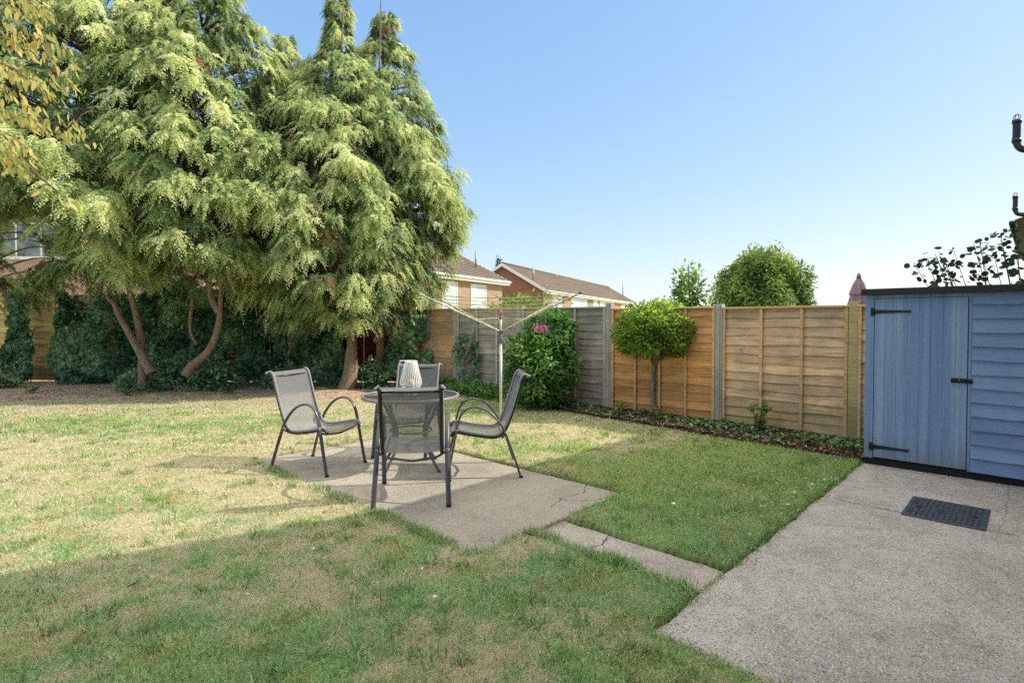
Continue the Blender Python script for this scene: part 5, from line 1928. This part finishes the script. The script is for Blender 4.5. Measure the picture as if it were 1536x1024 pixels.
def soil_pipe(parent, c, t, ztop, cw):
    mb = MB()
    mb.tube(spline([(cw, t, ztop - 0.60), (c + 0.2, t, ztop - 0.58), (c + 0.06, t, ztop - 0.54), (c, t, ztop - 0.42), (c, t, ztop - 0.3), (c, t, ztop - 0.08)], 6), 0.055, 12)
    p = mb.build('soil_pipe', M['soffit'], parent)
    for z_ in (ztop - 0.40, ztop - 0.09):
        q = MB()
        q.tube([(c, t, z_ - 0.03), (c, t, z_ + 0.03)], 0.065, 12)
        q.build('collar', M['soffit'], p)
    q = MB()
    for a in (0, 60, 120):
        q.tube(spline([(c + 0.05 * math.cos(R(a)), t + 0.05 * math.sin(R(a)), ztop - 0.08), (c + 0.04 * math.cos(R(a)), t + 0.04 * math.sin(R(a)), ztop), (c, t, ztop + 0.03), (c - 0.04 * math.cos(R(a)), t - 0.04 * math.sin(R(a)), ztop), (c - 0.05 * math.cos(R(a)), t - 0.05 * math.sin(R(a)), ztop - 0.08)], 4), 0.005, 5)
    q.build('cage', M['soffit'], p)


soil_pipe(h2, -0.29, 12.4, 4.80, 0.33)
h3 = gh('brick_house', 'far house at the right edge with a dark eaves line and black soil pipe')
mb = MB()
mb.quad((-0.20, 30, -0.1), (-0.20, 19.6, -0.1), (-0.20, 19.6, 3.9), (-0.20, 30, 3.9))
mb.quad((-0.20, 19.6, -0.1), (6.5, 19.6, -0.1), (6.5, 19.6, 3.9), (-0.20, 19.6, 3.9))
mb.build('wall', M['brick_pale'], h3)
mb = MB()
roof_slope(mb, (-0.46, 30, 4.02), (-0.46, 19.4, 4.02), (3.0, 19.4, 5.6), (3.0, 30, 5.6), 10)
mb.build('roof', M['tiles'], h3)
mb = MB()
mb.tube([(-0.52, 19.4, 3.98), (-0.52, 30, 3.98)], 0.06, 8)
mb.box(-0.46, -0.2, 19.4, 30, 3.82, 3.86)
mb.box(-0.47, -0.43, 19.4, 30, 3.84, 4.05)
mb.build('gutter', M['soffit'], h3)
soil_pipe(h3, -0.47, 20.0, 4.82, -0.2)

# ------------------------------------------------------------------ sky and sun
SUN_EL, SUN_AZ = R(38), math.atan2(0.998, 0.05)
wd = bpy.data.worlds.new('World')
SC.world = wd
wd.use_nodes = True
nt = wd.node_tree
sky = nt.nodes.new('ShaderNodeTexSky')
sky.sky_type = 'NISHITA'
sky.sun_disc = False
sky.sun_elevation = SUN_EL
sky.sun_rotation = SUN_AZ
sky.air_density = 1.0
sky.dust_density = 0.6
sky.ozone_density = 1.0
sep = nt.nodes.new('ShaderNodeSeparateColor')
nt.links.new(sky.outputs[0], sep.inputs[0])
comb = nt.nodes.new('ShaderNodeCombineColor')
# hazy summer sky: the range between zenith and horizon is compressed per channel
for i, (ex, gain) in enumerate(((0.74, 1.46), (0.54, 1.31), (0.24, 1.20))):
    m0 = nt.nodes.new('ShaderNodeMath'); m0.operation = 'MULTIPLY'; m0.inputs[1].default_value = 0.1
    m1 = nt.nodes.new('ShaderNodeMath'); m1.operation = 'POWER'; m1.inputs[1].default_value = ex
    m2 = nt.nodes.new('ShaderNodeMath'); m2.operation = 'MULTIPLY'; m2.inputs[1].default_value = gain / 0.15
    nt.links.new(sep.outputs[i], m0.inputs[0]); nt.links.new(m0.outputs[0], m1.inputs[0]); nt.links.new(m1.outputs[0], m2.inputs[0])
    nt.links.new(m2.outputs[0], comb.inputs[i])
# bright warm-white fill added to the sky above the view, to lift the shade
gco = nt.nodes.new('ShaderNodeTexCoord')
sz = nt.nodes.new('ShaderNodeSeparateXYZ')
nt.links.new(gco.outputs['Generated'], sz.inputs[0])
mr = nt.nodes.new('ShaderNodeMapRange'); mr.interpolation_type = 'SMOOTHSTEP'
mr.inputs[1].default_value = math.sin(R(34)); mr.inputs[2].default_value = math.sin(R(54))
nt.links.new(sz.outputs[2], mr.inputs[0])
sky_fill = nt.nodes.new('ShaderNodeMix'); sky_fill.data_type = 'RGBA'
nt.links.new(mr.outputs[0], sky_fill.inputs[0])
nt.links.new(comb.outputs[0], sky_fill.inputs[6])
sky_fill.inputs[7].default_value = (2.0 / 0.15, 1.9 / 0.15, 1.74 / 0.15, 1)
bg = nt.nodes['Background']
nt.links.new(sky_fill.outputs[2], bg.inputs[0])
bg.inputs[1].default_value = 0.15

sd = bpy.data.lights.new('sun', 'SUN')
sd.energy = 5.0
sd.angle = R(0.5)
sd.color = (1.0, 0.93, 0.80)
so = bpy.data.objects.new('sun', sd)
COL.objects.link(so)
dirv = Vector((math.sin(SUN_AZ) * math.cos(SUN_EL), math.cos(SUN_AZ) * math.cos(SUN_EL), math.sin(SUN_EL)))
so.rotation_euler = (-dirv).to_track_quat('-Z', 'Y').to_euler()
so.location = dirv * 50

SC.view_settings.view_transform = 'Standard'
SC.view_settings.look = 'None'
SC.view_settings.exposure = 0
SC.cycles.max_bounces = 8
SC.cycles.transparent_max_bounces = 12
SC.cycles.use_denoising = False
